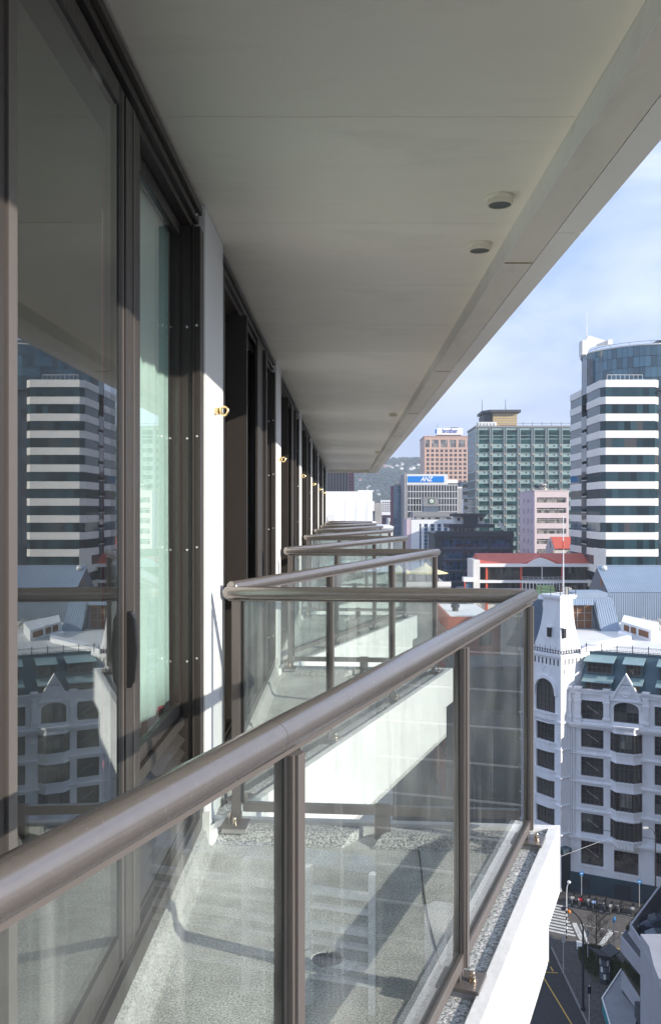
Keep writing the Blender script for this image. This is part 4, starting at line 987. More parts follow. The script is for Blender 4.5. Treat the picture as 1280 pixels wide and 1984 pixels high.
# ================================================================== salmon tower with rooftop sign
D2 = 670; u2 = lambda px, D=D2: (px - 822) / FP * D; z2 = lambda py, D=D2: EYE - (py - CY) / FP * D
Bt = thing('salmon_tower', 'salmon stone tower with square windows and a white lettered sign on top', 'tower', ((822 - CX) / FP * D2, D2, 0))
BW = u2(925)
hs = []
for i in range(12):
    x0 = u2(825.6 + 8.95 * i)
    for j in range(11): t0 = 870.6 + 8.56 * j; hs.append((x0, x0 + 2.15, z2(t0 + 5.3), z2(t0)))
big = [(u2(818.9 + 17.15 * i), u2(818.9 + 17.15 * i + 13), z2(866.5), z2(851.8)) for i in range(6)]
big[0] = (u2(823), big[0][1], big[0][2], big[0][3])
wall_holes(MB(), 0, BW, 0, z2(845), .6, hs + big, fF).obj('wall', 'pinktower', Bt, fix=False)
boxo('body', 'pinktower', Bt, 0, BW, 1.0, 40, 0, z2(846)); boxo('glass_backing', 'ptglass', Bt, .1, BW - .1, .62, .98, 0, z2(846.4)); boxo('coping', 'pinktower', Bt, -.5, BW, -.5, 41, z2(846) + .02, z2(844.4))
for h in hs: 
    if h[1] < u2(912): boxo('window', 'ptglass', Bt, h[0], h[1], .35, .5, h[2], h[3]); 
for h in big:
    if h[0] < u2(912):
        boxo('tall_window', 'pglass', Bt, h[0], h[1], .35, .5, h[2], h[3])
        for t_ in (.33, .66): boxo('window_bar', 'wframe', Bt, h[0] + (h[1] - h[0]) * t_ - .12, h[0] + (h[1] - h[0]) * t_ + .12, .2, .34, h[2], h[3])
boxo('sign_plinth', 'darkroof', Bt, u2(847), u2(895), 6, 14, z2(845), z2(841)); sg = boxo('sign_board', 'signwhite', Bt, u2(847.5), u2(898), 5, 6, z2(841), z2(828)); boxo('sign_end', 'signblue', Bt, u2(845), u2(847.3), 5.2, 10, z2(838), z2(830))
boxo('roof_plant', 'darkroof', Bt, u2(875), u2(890), 10, 14, z2(828), z2(825.5)); MB().tube((u2(850), 10, z2(828)), (u2(850), 10, z2(816)), .2, .1, 4).obj('antenna', 'iron', Bt)
def text(body, par, name, mat, x, y, z, size, ext=.1, off=0, shear=0, wid=None):
    cu = bpy.data.curves.new(name, 'FONT'); cu.body = body; cu.size = size; cu.extrude = ext; cu.offset = off; cu.shear = shear; cu.align_x = 'CENTER'; cu.align_y = 'CENTER'; cu.space_character = .95
    tmp = bpy.data.objects.new('tmp', cu); COL.objects.link(tmp); bpy.context.view_layer.update()
    me = bpy.data.meshes.new_from_object(tmp.evaluated_get(bpy.context.evaluated_depsgraph_get())); bpy.data.objects.remove(tmp); me.materials.clear(); me.materials.append(M[mat])
    o = link(name, me, par, (x, y, z), (R(90), 0, 0))
    if wid: w = max(v.co.x for v in me.vertices) - min(v.co.x for v in me.vertices); o.scale = (wid / w, 1, 1)
    return o
text('brother', Bt, 'sign_lettering', 'textblue', u2(872.8), 4.9, z2(834), 4.6, .08, .05, wid=u2(888) - u2(858.3))

# ================================================================== bank office with blue sign, its neighbours
D3 = 330; u3 = lambda px, D=D3: (px - 789) / FP * D; z3 = lambda py, D=D3: EYE - (py - CY) / FP * D
An = thing('gridded_bank_office', 'gridded grey office block with a blue bank sign across its white top', 'building', ((789 - CX) / FP * D3, D3, 0))
boxo('body', 'hglass', An, 0, u3(866), .3, 24, 0, z3(939)); boxo('parapet', 'offwhite', An, -.3, u3(867), -.2, 24.2, z3(939), z3(918.5)); boxo('side_parapet', 'concrete', An, u3(783), -.31, -.1, 23, 0, z3(917))
boxo('right_wing', 'hglass', An, u3(866.3), u3(886), .8, 20, 0, z3(936)); boxo('right_parapet', 'signwhite', An, u3(866.3), u3(886.5), .6, 20.2, z3(936), z3(929)); boxo('end_wing', 'pglass', An, u3(886.6), u3(895.5), 2, 18, 0, z3(945)); boxo('end_parapet', 'signwhite', An, u3(886.6), u3(896), 1.8, 18.2, z3(946), z3(943))
boxo('sign_board', 'signblue', An, u3(789.7), u3(859.7), -.34, -.21, z3(934.5), z3(922.5))
text('ANZ', An, 'sign_lettering', 'signwhite', u3(825), -.38, z3(928.6), 2.35, .03, .06, .35, wid=u3(838) - u3(812.5))
m = MB(); px = 789
while px <= 886.5:
    x = u3(px); y0 = -.05 if px < 866 else .5; m.box(x - .09, x + .09, y0 - .1, y0 + .34, 0, z3(939.2)); px += 5.4
for j in range(10):
    z = z3(939.5 + 12.9 * j); m.box(0, u3(866), -.08, .29, z - .14, z + .14); m.box(u3(866.4), u3(886), .45, .79, z - .14, z + .14)
m.obj('mullion_grid', 'anzgrid', An, fix=False)
for i in range(5): x = u3(888 + 1.8 * i); boxo('wing_mullion', 'anzgrid', An, x - .08, x + .08, 1.8, 1.99, 0, z3(946.5))
D4 = 300; u4 = lambda px, D=D4: (px - 796) / FP * D; z4 = lambda py, D=D4: EYE - (py - CY) / FP * D
Wf = thing('white_finned_office', 'low white office with vertical fins and grey roof box below the bank office', 'building', ((796 - CX) / FP * D4, D4, 0))
hh = [(u4(a), u4(b), 0, z4(1015)) for a, b in ((812.3, 815.8), (821.2, 828.4), (834.2, 841.3), (847, 854), (860, 866.5), (872, 879))]
wall_holes(MB(), 0, u4(884), 0, z4(1007), .8, hh, fF).obj('wall', 'signwhite', Wf, fix=False)
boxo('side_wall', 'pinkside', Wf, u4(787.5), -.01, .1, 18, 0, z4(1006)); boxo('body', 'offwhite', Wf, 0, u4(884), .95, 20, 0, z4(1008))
for h in hh:
    boxo('window_strip', 'blueglass', Wf, h[0], h[1], .6, .8, h[2], h[3])
    for j in range(8): z = z4(1022 + 7.2 * j); boxo('window_bar', 'anzgrid', Wf, h[0], h[1], .45, .59, z - .07, z + .07)
boxo('attic', 'offwhite', Wf, u4(808), u4(878), 3, 16, z4(1008), z4(1001))
for a, b in ((818, 823), (831, 835), (844, 853), (866, 876)): boxo('attic_window', 'hglass', Wf, u4(a), u4(b), 2.9, 2.98, z4(1006), z4(1003))
boxo('attic_roof', 'greycap', Wf, u4(800), u4(879), 1.5, 17, z4(1000.8), z4(991.5))
boxo('roof_box', 'greycap', Wf, u4(822.5), u4(853.5), 6, 12, z4(981), z4(962.5)); boxo('roof_box_base', 'bluedark', Wf, u4(823.5), u4(853), 6.2, 12, z4(991.4), z4(981.1))
boxo('logo_board', 'green', Wf, u4(833.5), u4(844.5), 5.85, 5.98, z4(976), z4(965)); MB().loft([[(u4(839) + .62 * math.cos(a), y, z4(970.5) + .62 * math.sin(a)) for a in [2 * math.pi * i / 16 for i in range(16)]] for y in (5.75, 5.84)]).obj('logo_disc', 'signwhite', Wf)
MB().tube((u4(838.2), 5.70, z4(971.8)), (u4(840.2), 5.70, z4(969.4)), .12, .12, 5).obj('logo_mark', 'green', Wf)
D5 = 350; B5 = thing('blue_glass_block', 'slim blue curtain wall block left of the gridded bank office', 'building', ((762 - CX) / FP * D5, D5, 0))
w5 = 26 / FP * D5; z5 = lambda py: EYE - (py - CY) / FP * D5
boxo('body', 'blueglass', B5, 0, w5, 0, 14, 0, z5(941)); boxo('top_strip', 'node', B5, .6, w5 * .85, .2, 12, z5(941), z5(937.5))
m = MB()
for i in range(9): x = w5 * i / 8; m.box(x - .06, x + .06, -.1, -.002, 0, z5(941))
for i in range(22): m.box(0, w5, -.07, -.002, z5(946) - i * 2.4, z5(946) - i * 2.4 + .1)
m.obj('mullion_grid', 'gframe', B5, fix=False)
boxo('brown_end', 'maroon', B5, -.5, -.01, 0, 14, 0, z5(941))
# ================================================================== dark navy office
D6 = 230; u6 = lambda px, D=D6: (px - 843) / FP * D; z6 = lambda py, D=D6: EYE - (py - CY) / FP * D
Nv = thing('dark_navy_office', 'low dark navy office with stepped rooftop plant and a white flue pipe', 'building', ((843 - CX) / FP * D6, D6, 0))
hh = []
for j in range(6):
    for a, b in ((856.5, 896.5), (900.5, 944.5), (949, 989)): hh.append((u6(a), u6(b), z6(1060.5 + 21.6 * j), z6(1046 + 21.6 * j)))
wall_holes(MB(), 0, u6(994), 0, z6(1040), .5, hh, fF).obj('wall', 'navy', Nv, fix=False)
boxo('body', 'navy', Nv, 0, u6(994), .85, 20, 0, z6(1040)); boxo('glass_backing', 'black', Nv, .1, u6(993), .6, .84, 0, z6(1041))
for h in hh:
    n = 4
    for i in range(n): a = h[0] + (h[1] - h[0]) * i / n; boxo('window', 'navyglass', Nv, a + .04, a + (h[1] - h[0]) / n - .04, .42, .5, h[2], h[3])
    boxo('window_ledge', 'bluedark', Nv, h[0], h[1], -.12, .02, h[2] - .35, h[2] - .05)
MB().prism([(-.4, -.6), (u6(995), -.6), (u6(995), 20.5), (-.4, 20.5)], z6(1040) + .01, z6(1033)).obj('roof_slab', 'navy', Nv); boxo('roof_parapet', 'darkroof', Nv, 0, u6(994), 0, .3, z6(1033) + .01, z6(1029))
boxo('plant_storey', 'concrete', Nv, u6(882), u6(926), 4, 14, z6(1034), z6(1023)); boxo('plant_roof', 'navy', Nv, u6(871), u6(962), 3, 15, z6(1023), z6(1016))
for i in range(5): boxo('plant_window', 'black', Nv, u6(884 + 8 * i), u6(888.5 + 8 * i), 3.9, 3.99, z6(1030), z6(1025))
boxo('penthouse', 'navy', Nv, u6(904), u6(932), 6, 13, z6(1016), z6(997)); boxo('penthouse_wing', 'offwhite', Nv, u6(887), u6(903.9), 7, 12, z6(1016), z6(1001)); boxo('penthouse_wing', 'offwhite', Nv, u6(932.1), u6(946), 7, 12, z6(1016), z6(1001)); boxo('penthouse_roof', 'darkroof', Nv, u6(883), u6(948), 5.6, 14, z6(1001) + .02, z6(995))
boxo('penthouse_window', 'black', Nv, u6(892), u6(897), 6.9, 6.99, z6(1010), z6(1004)); boxo('penthouse_window', 'black', Nv, u6(937), u6(943), 6.9, 6.99, z6(1010), z6(1003))
MB().tube((u6(906), 10, z6(998)), (u6(906), 10, z6(966)), .24, .24, 10).obj('flue_pipe', 'signwhite', Nv, smooth=True)
MB().loft([[(u6(969) , 3, z6(1010)), (u6(972), 3, z6(1009)), (u6(982), 3, z6(1026)), (u6(975), 3, z6(1027))], [(u6(969), 3.5, z6(1010)), (u6(972), 3.5, z6(1009)), (u6(982), 3.5, z6(1026)), (u6(975), 3.5, z6(1027))]]).obj('slanted_vent', 'silver', Nv)

# ================================================================== pink office
D7 = 280; u7 = lambda px, D=D7: (px - 1035) / FP * D; z7 = lambda py, D=D7: EYE - (py - CY) / FP * D
Pk = thing('pale_pink_office', 'pale pink office block with white banded window rows and rooftop aerials', 'building', ((1035 - CX) / FP * D7, D7, 0))
hh = [(u7(1039.5), u7(1096.8), z7(973.8 + 20.1 * j), z7(963.8 + 20.1 * j)) for j in range(8)]
wall_holes(MB(), 0, u7(1101.5), 0, z7(951), .4, hh, fF).obj('front_wall', 'pink', Pk, fix=False)
hl = []
for j in range(8):
    for a in (4, 8.5, 10, 15, 16.5): hl.append((a, a + .8, z7(975 + 20.1 * j), z7(966 + 20.1 * j)))
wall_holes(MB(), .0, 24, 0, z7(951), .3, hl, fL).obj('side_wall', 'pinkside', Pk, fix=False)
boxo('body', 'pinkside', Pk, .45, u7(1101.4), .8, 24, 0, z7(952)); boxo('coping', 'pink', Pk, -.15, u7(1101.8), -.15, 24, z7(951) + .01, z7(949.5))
for h in hh:
    for a, b in ((0, .32), (.34, .70), (.72, 1)):
        w = h[1] - h[0]; boxo('window', 'pglass', Pk, h[0] + a * w, h[0] + b * w, .5, .6, h[2], h[3]); boxo('window_rail', 'offwhite', Pk, h[0] + a * w, h[0] + b * w, .3, .38, h[3] - .55, h[3] - .42)
for h in hl: boxo('side_window', 'hglass', Pk, .2, .3, h[0], h[1], h[2], h[3])
MB().lathe((u7(1058), 6, z7(950)), [(1.6, 0), (1.6, .8), (1.0, 1.0), (1.0, 1.6), (1.4, 1.7), (1.4, 2.1), (.2, 2.3)], 14).obj('roof_vent', 'vent', Pk)
rr = random.Random(11)
for i in range(12):
    x = u7(1008 + rr.random() * 84); m = MB(); h = .9 + rr.random() * 1.2; m.tube((0, 0, 0), (rr.uniform(-.4, .4), 0, h), .07, .05, 4).box(-.35, .2, -.1, .1, h * .6, h * .95)
    m.obj('aerial', 'iron', Pk, (x + (6 if x < 0 else 0), 3 + rr.random() * 6, z7(949.5)), fix=False)

# ================================================================== red roofed buildings
D8 = 240; u8 = lambda px, D=D8: (px - 1075) / FP * D; z8 = lambda py, D=D8: EYE - (py - CY) / FP * D
Rh = thing('red_roofed_house', 'small white gabled house with red roof and round window behind the long red roof', 'house', ((1075 - CX) / FP * D8, D8, 0))
x1 = u8(1163); 
boxo('wall', 'offwhite', Rh, 0, x1, 0, 9, 10, z8(1063)); 
m = MB().loft([[(-.2, y, z) for y, z in ((-.5, z8(1063)), (4.5, z8(1041)), (9.5, z8(1063)))], [(u8(1140), y, z) for y, z in ((-.5, z8(1063)), (4.5, z8(1041)), (9.5, z8(1063)))]]); m.obj('roof', 'redroof', Rh)
m = MB().loft([[(x, y, z) for y, z in ((-.3, z8(1064)), (4.5, z8(1042.5)), (9.3, z8(1064)), (9.3, 10), (-.3, 10))] for x in (-.5, -.21)]); m.obj('gable_wall', 'pink', Rh)
MB().loft([[(x, 3.2 + .55 * math.cos(a), z8(1056) + .9 * math.sin(a)) for a in [i * math.pi / 6 for i in range(12)]] for x in (-.56, -.51)]).obj('round_window', 'hglass', Rh)
boxo('side_block', 'concrete', Rh, u8(1140) + .1, u8(1160), 1, 8, 10, z8(1047)); boxo('dark_opening', 'black', Rh, u8(1146), u8(1161), -.1, -.01, z8(1084), z8(1066)); boxo('red_awning', 'redroof', Rh, u8(1110), u8(1158), -.9, -.02, z8(1066), z8(1064)); boxo('roof_vent', 'offwhite', Rh, u8(1110), u8(1116), 1, 2, z8(1060), z8(1053))
MB().prism([(u8(1150), -2.2), (u8(1163), -2.2), (u8(1163), 0), (u8(1150), 0)], 10, z8(1047), [(u8(1150), -.6), (u8(1152), -.6), (u8(1152), 0), (u8(1150), 0)]).obj('sloped_wall', 'tband', Rh)
D9 = 200; u9 = lambda px, D=D9: (px - 930) / FP * D; z9 = lambda py, D=D9: EYE - (py - CY) / FP * D
Lr = thing('long_red_roofed_building', 'long building with red metal roof, red columns and glazed upper floors', 'building', ((930 - CX) / FP * D9, D9, 0))
we = u9(1156)
m = MB().loft([[(-.4, -.8, z9(1092)), (-.4, 5, z9(1077) + .35), (-.4, 12, z9(1092))], [(we, -.8, z9(1092)), (we - 1.2, 5, z9(1077) + .35), (we, 12, z9(1092))]]); m.obj('roof', 'redroof', Lr)
boxo('fascia', 'signwhite', Lr, -.5, we + .1, -.95, -.82, z9(1098), z9(1092) + .05); boxo('eave', 'signwhite', Lr, -.5, we + .1, -.8, 11.9, z9(1098), z9(1092) - .02)
boxo('floor_band', 'signwhite', Lr, -.3, we, -.7, 11, z9(1129), z9(1124)); boxo('floor_band', 'signwhite', Lr, -.3, we, -.7, 11, z9(1166), z9(1158))
boxo('core', 'black', Lr, .2, we - .3, 1.6, 11, 8, z9(1098) - .02); boxo('lower_wall', 'offwhite', Lr, 0, we, 0, 11, 0, z9(1166) - .01)
for (ya, yb) in ((1099, 1123), (1130, 1157)):
    for (xa, xb) in ((944, 1006), (1092, 1149)):
        n = 6
        for i in range(n): a = xa + (xb - xa) * i / n; boxo('window', 'pglass' if i % 3 == 5 else 'hglass', Lr, u9(a) + .05, u9(a + (xb - xa) / n) - .05, .35, .42, z9(yb), z9(ya))
    boxo('window', 'dglass', Lr, .1, .18, 1, 10, z9(yb), z9(ya))
for px in (942, 1008.5, 1088, 1152): boxo('column', 'redcol', Lr, u9(px) - .22, u9(px) + .22, -.45, -.01, 8, z9(1098.1))
tri = [(u9(1008), z9(1097)), (u9(1090), z9(1097)), (u9(1080), z9(1094)), (u9(1056), z9(1083)), (u9(1044.6), z9(1079.5)), (u9(1033), z9(1083)), (u9(1018), z9(1092))]
MB().loft([[(x, y, z) for x, z in tri] for y in (-1.3, -.96)]).obj('pediment', 'signwhite', Lr)
MB().loft([[(x, y, z) for x, z in [(u9(1008), z9(1092)), (u9(1088), z9(1092)), (u9(1046), z9(1076.5))]] for y in (-.95, 3)]).obj('pediment_roof', 'redroof', Lr)
boxo('centre_post', 'signwhite', Lr, u9(1048), u9(1049.5), -.5, -.3, z9(1124), z9(1098))
bal_ = lambda t_: (u9(1010) + (u9(1087) - u9(1010)) * t_, -1.0 - 1.3 * math.sin(math.pi * t_))
m = MB()
for i in range(16): a, b = bal_(i / 16), bal_((i + 1) / 16); m.prism([a, b, (b[0], b[1] + .3), (a[0], a[1] + .3)], z9(1129), z9(1124.5))
m.obj('curved_balcony_edge', 'signwhite', Lr)
for i in range(13): a = bal_(i / 12); boxo('baluster', 'signwhite', Lr, a[0] - .09, a[0] + .09, a[1], a[1] + .18, z9(1143), z9(1129.1))
m = MB()
for z in (1117, 1120.5): m.path([(*bal_(i / 16), z9(z)) for i in range(17)], .05, 4)
for i in range(9): a = bal_(i / 8); m.tube((a[0], a[1], z9(1124)), (a[0], a[1], z9(1117)), .05, .05, 4)
m.obj('balcony_rail', 'anzgrid', Lr, fix=False)
boxo('left_wing', 'offwhite', Lr, u9(915.5), u9(928), -1, 9, 0, z9(1085)); boxo('left_ledge', 'signwhite', Lr, u9(896), u9(917), -2, 1, z9(1126), z9(1118)); boxo('left_glazing', 'blueglass', Lr, u9(900), u9(915), -.5, .5, z9(1145), z9(1127)); boxo('left_post', 'redcol', Lr, u9(897), u9(899.5), -1.9, -1.6, z9(1150), z9(1127))
MB().lathe((u9(1078), -.6, z9(1117)), [(.02, 0), (.28, .1), (.42, .3)], 12).obj('satellite_dish', 'signwhite', Lr, rot=(R(60), 0, 0))

# ================================================================== blue-grey steel roofed building behind the hotel
def corr(name, par, A, B, C, Dd, mat, pitch=.3, amp=.05):
    """corrugated sheet between edge AB (top) and DC (bottom)"""
    A, B, C, Dd = map(Vector, (A, B, C, Dd)); n = max(4, int((C - Dd).length / pitch)) ; nrm = (B - A).cross(Dd - A).normalized()
    if nrm.y > 0: nrm = -nrm
    m = MB(); top = []; bot = []
    for i in range(n):
        for f_, h in ((.0, 0), (.55, 0), (.65, 1), (.9, 1)):
            t_ = min((i + f_) / n, 1); top.append(A.lerp(B, t_) + nrm * amp * h); bot.append(Dd.lerp(C, t_) + nrm * amp * h)
    top.append(B); bot.append(C); m.loft([top, bot], cap=False, closed=False)
    return m.obj(name, mat, par, fix=False)
Da = 140; ua = lambda px, D=Da: (px - 1179) / FP * D; za = lambda py, D=Da: EYE - (py - CY) / FP * D
Bg = thing('steel_roofed_hall', 'blue grey steel clad hall with sloping ribbed roof behind the hotel', 'building', ((1179 - CX) / FP * Da, Da, 0))
XE = 42
zr_, ze_, zb_ = za(1096.5, 146.6), za(1148), za(1203)
corr('roof_sheet', Bg, (0, 6.6, zr_), (XE, 6.6, zr_), (XE, 0, ze_), (0, 0, ze_), 'bluegrey', .34, .06)
corr('wall_sheet', Bg, (0, -.06, ze_ - .04), (XE, -.06, ze_ - .04), (XE, -.06, zb_ - 3), (0, -.06, zb_ - 3), 'bluegrey', .34, .06)
MB().loft([[(x, 0, zb_ - 3), (x, 0, ze_ - .1), (x, 6.6, zr_ - .1), (x, 12.6, ze_ - 1.2), (x, 12.6, zb_ - 3)] for x in (.02, XE)]).obj('gable_body', 'bluedark', Bg)
MB().path([(-.05, -.1, ze_), (-.05, 6.6, zr_)], .12, 4).obj('verge_trim', 'bluegrey', Bg); boxo('ridge_cap', 'bluegrey', Bg, -.1, XE, 6.4, 6.9, zr_ - .02, zr_ + .12); boxo('corner_trim', 'bluegrey', Bg, -.12, .03, -.16, -.03, zb_ - 3, ze_)
MB().lathe((ua(1180, 145.5) + .8, 5.6, zr_ - .6), [(.35, 0), (.5, .3), (.36, .6), (.08, .72)], 14).obj('roof_ventilator', 'offwhite', Bg, smooth=True)
boxo('gable_window', 'louvre', Bg, -.04, .0, 3.6, 4.6, za(1140), za(1125)); boxo('lower_body', 'concrete', Bg, .02, XE, .1, 12, 0, zb_ - 3.01)
Db = 124; ub = lambda px, D=Db: (px - 1118) / FP * D; zb = lambda py, D=Db: EYE - (py - CY) / FP * D
Dm = thing('steel_roof_annexe', 'lower blue grey ribbed annexe with a deep brown louvred recess beside the spire', 'building', ((1118 - CX) / FP * Db, Db, 0))
zt_, zo_ = zb(1160, 127), zb(1226)
corr('roof_sheet', Dm, (ub(1162, 127), 3, zt_), (ub(1196, 127), 3, zt_), (ub(1203), 0, zo_), (ub(1165), 0, zo_), 'bluegrey', .3, .05)
corr('head_sheet', Dm, (-6, 3, zt_), (ub(1162, 127), 3, zt_), (ub(1158.5), 2.1, zb(1176)), (-6, 2.1, zb(1176)), 'bluegrey', .3, .05)
MB().prism([(-6, 3.05), (ub(1197, 127), 3.05), (ub(1197, 127), 9), (-6, 9)], zo_ - 1, zt_ - .02).obj('body', 'bluegrey', Dm)
boxo('louvre_screen', 'louvre', Dm, -6, ub(1158), 2.85, 2.98, zo_ + .3, zb(1177)); 
for z in (1192, 1207): boxo('screen_rail', 'node', Dm, -6, ub(1158), 2.76, 2.84, zb(z) - .05, zb(z) + .05)
for px in (1128, 1142, 1157): boxo('screen_post', 'node', Dm, ub(px) - .06, ub(px) + .06, 2.74, 2.83, zo_ + .3, zb(1177))
MB().loft([[(ub(1158.6), 2.2, zb(1176)), (ub(1158.6), 3, zb(1176)), (ub(1164), 3, zo_), (ub(1164), .05, zo_)], [(ub(1158.6) + .1, 2.2, zb(1176)), (ub(1158.6) + .1, 3, zb(1176)), (ub(1164) + .1, 3, zo_), (ub(1164) + .1, .05, zo_)]]).obj('cheek_wall', 'bluedark', Dm)
boxo('bluegrey_top', 'bluegrey', Dm, ub(1120), ub(1190), 3.2, 8, zt_ - .01, zt_ + .8)
Dc = 165; Gr = thing('green_roofed_shed', 'green ribbed metal roof partly hidden behind the white spire', 'building', ((1020 - CX) / FP * Dc, Dc, 0))
zc = lambda py: EYE - (py - CY) / FP * Dc; wc = 66 / FP * Dc
corr('roof_sheet', Gr, (0, 5, zc(1148) ), (wc, 5, zc(1148)), (wc, 0, zc(1184)), (0, 0, zc(1184)), 'green', .34, .05); boxo('body', 'green', Gr, 0, wc, .3, 10, 0, zc(1185)); boxo('ridge_box', 'green', Gr, wc * .5, wc, 5, 7, zc(1150), zc(1140)); boxo('eave_windows', 'hglass', Gr, 0, wc, .2, .29, zc(1199), zc(1187))
Vt = thing('roof_fan', 'round roof fan on the low grey roof between spire and red columns', 'roof fan', ((1098 - CX) / FP * 170, 170, EYE - (1150 - CY) / FP * 170))
MB().lathe((0, 0, -2), [(.5, 0), (.5, 2.3), (.9, 2.5), (.9, 3.0), (.3, 3.2)], 14).obj('cowl', 'vent', Vt); boxo('plinth', 'offwhite', Vt, -3, 7, 0, 4, -1.5, -.1)

# ================================================================== our side of the street, and things beyond the balconies
Dd_ = 150; ud = lambda px: (px - 633) / FP * Dd_; zd = lambda py: EYE - (py - CY) / FP * Dd_
Fo = thing('folded_panel_building', 'bright white wall of folded panels beyond the end of the soffit', 'building', ((633 - CX) / FP * Dd_, Dd_, 0))
boxo('body', 'fold', Fo, -6, ud(721), .4, 14, 0, zd(952.5))
n = 5; pw = (ud(722) + 1.5) / n
boxo('face_wall', 'fold', Fo, -1.5, ud(721), .30, .39, zd(1012), zd(952))
for i in range(n):
    x0 = -1.5 + i * pw
    MB().loft([[(x0 + pw * .5, .298, zd(956)), (x0 + pw * .5, .298, zd(956)), (x0 + pw * .52, .297, zd(956))], [(x0 + pw * .22, .298, zd(1012)), (x0 + pw * .62, .298, zd(1012)), (x0 + pw * .60, .22, zd(1012))]]).obj('folded_panel', 'fold', Fo)
MB().prism([(ud(721), .3), (ud(722), .3), (ud(722), 6), (ud(721), 6)], zd(1012), zd(952), [(ud(721), .3), (ud(721) + .02, .3), (ud(721) + .02, 6), (ud(721), 6)]).obj('end_panel', 'fold', Fo)
boxo('base_wall', 'fold', Fo, -6, ud(730), .3, 12, 0, zd(1012)); boxo('roof_ledge', 'signwhite', Fo, ud(694), ud(725), 4, 6, zd(951), zd(949)); MB().tube((ud(713), 6, zd(950)), (ud(713), 6, zd(941)), .05, .05, 4).box(ud(711), ud(716), 5.95, 6.05, zd(942.5), zd(941.8)).obj('tv_aerial', 'anzgrid', Fo)
boxo('ledge_box', 'offwhite', Fo, ud(634), ud(648), -1.3, -.2, zd(1008), zd(996))
Cg = thing('grey_concrete_block', 'rough grey concrete tower end standing right of the folded white wall', 'building', ((726 - CX) / FP * 175, 175, 0)); z_ = lambda py, D: EYE - (py - CY) / FP * D
MB().prism([(0, 0), (1.9, 0), (1.9, 9), (-1.2, 9)], 0, z_(974, 175), [(0, 0), (1.3, 0), (1.3, 9), (-1.2, 9)]).obj('wall', 'concrete', Cg); boxo('band', 'offwhite', Cg, -.9, -.1, -.3, 3, z_(990, 175), z_(971, 175))
Lo = thing('white_flat_roofed_shop', 'low white flat roofed building right of the far balcony rails', 'building', ((723 - CX) / FP * 120, 120, 0)); boxo('wall', 'offwhite', Lo, -2, 2.6, 0, 16, 0, z_(1024, 120)); boxo('roof_kerb', 'signwhite', Lo, -2.1, 2.7, -.1, 16, z_(1024, 120) + .01, z_(1020, 120))
Dk = thing('dark_brown_tower', 'dark brown glass tower with a maroon stone edge just below the far soffit end', 'tower', ((600 - CX) / FP * 420, 420, 0))
wk = 74 / FP * 420; boxo('body', 'browntower', Dk, 0, wk, 0, 20, 0, z_(915, 420)); boxo('stone_edge', 'maroon', Dk, wk + .01, wk + 2.8, .1, 20, 0, z_(915, 420))
for i in range(14): x = wk * i / 13; boxo('mullion', 'vent', Dk, x - .09, x + .09, -.15, -.002, 0, z_(915, 420))
for j in range(9):
    for i in range(2): boxo('window', 'ptglass', Dk, wk + .4 + i * 1.2, wk + 1.1 + i * 1.2, .02, .095, z_(925 + 6.2 * j, 420) - .95, z_(925 + 6.2 * j, 420))
Wt = thing('white_flats', 'small white block of flats at the foot of the wooded hill', 'building', ((737 - CX) / FP * 600, 600, 0))
wq = 22 / FP * 600
hh = [(1 + i * 1.55, 2.1 + i * 1.55, z_(972 + 4.2 * j, 600) - 1.0, z_(972 + 4.2 * j, 600)) for i in range(4) for j in range(5)]
wall_holes(MB(), 0, wq, 0, z_(969, 600), .3, hh, fF).obj('wall', 'signwhite', Wt, fix=False); boxo('body', 'ptglass', Wt, 0, wq, .4, 12, 0, z_(969.5, 600))
Br = thing('brick_parapet_building', 'white roofed building with terracotta brick parapet beyond the third railing', 'building', ((869 - CX) / FP * 131, 131, 0))
boxo('wall', 'brick', Br, 0, 7.5, 0, 23, 0, 27.9); boxo('roof', 'offwhite', Br, .35, 7.2, .35, 22.6, 27.901, 27.98); boxo('parapet', 'brick', Br, 0, 7.5, 0, .34, 27.905, 28.5); boxo('parapet', 'brick', Br, 0, .34, .345, 22.9, 27.905, 28.5)
MB().lathe((2.4, 12, 27.98), [(.5, 0), (.5, .5), (.7, .6), (.7, 1.0), (.2, 1.2)], 12).obj('roof_fan', 'iron', Br)
for j in range(6):
    for i in range(6): boxo('window', 'hglass', Br, -.03, -.002, 1.2 + i * 3.4, 3.2 + i * 3.4, 24.3 - j * 3.6, 26.3 - j * 3.6)
for j in range(6):
    for i in range(2): boxo('window', 'hglass', Br, 1.2 + i * 3.2, 3 + i * 3.2, -.03, -.002, 24.3 - j * 3.6, 26.3 - j * 3.6)
Gd = thing('grey_terrace_building', 'grey flat roofed building carrying cream tent canopies, seen through the second railing', 'building', (6, 172, 0)); boxo('wall', 'concrete', Gd, -2, 14, 0, 30, 0, 29.4); boxo('parapet', 'offwhite', Gd, -2.1, 14.1, -.1, .3, 29.401, 30.3); boxo('inner_block', 'pinktower', Gd, -2, 3, 8, 30, 29.41, 37)
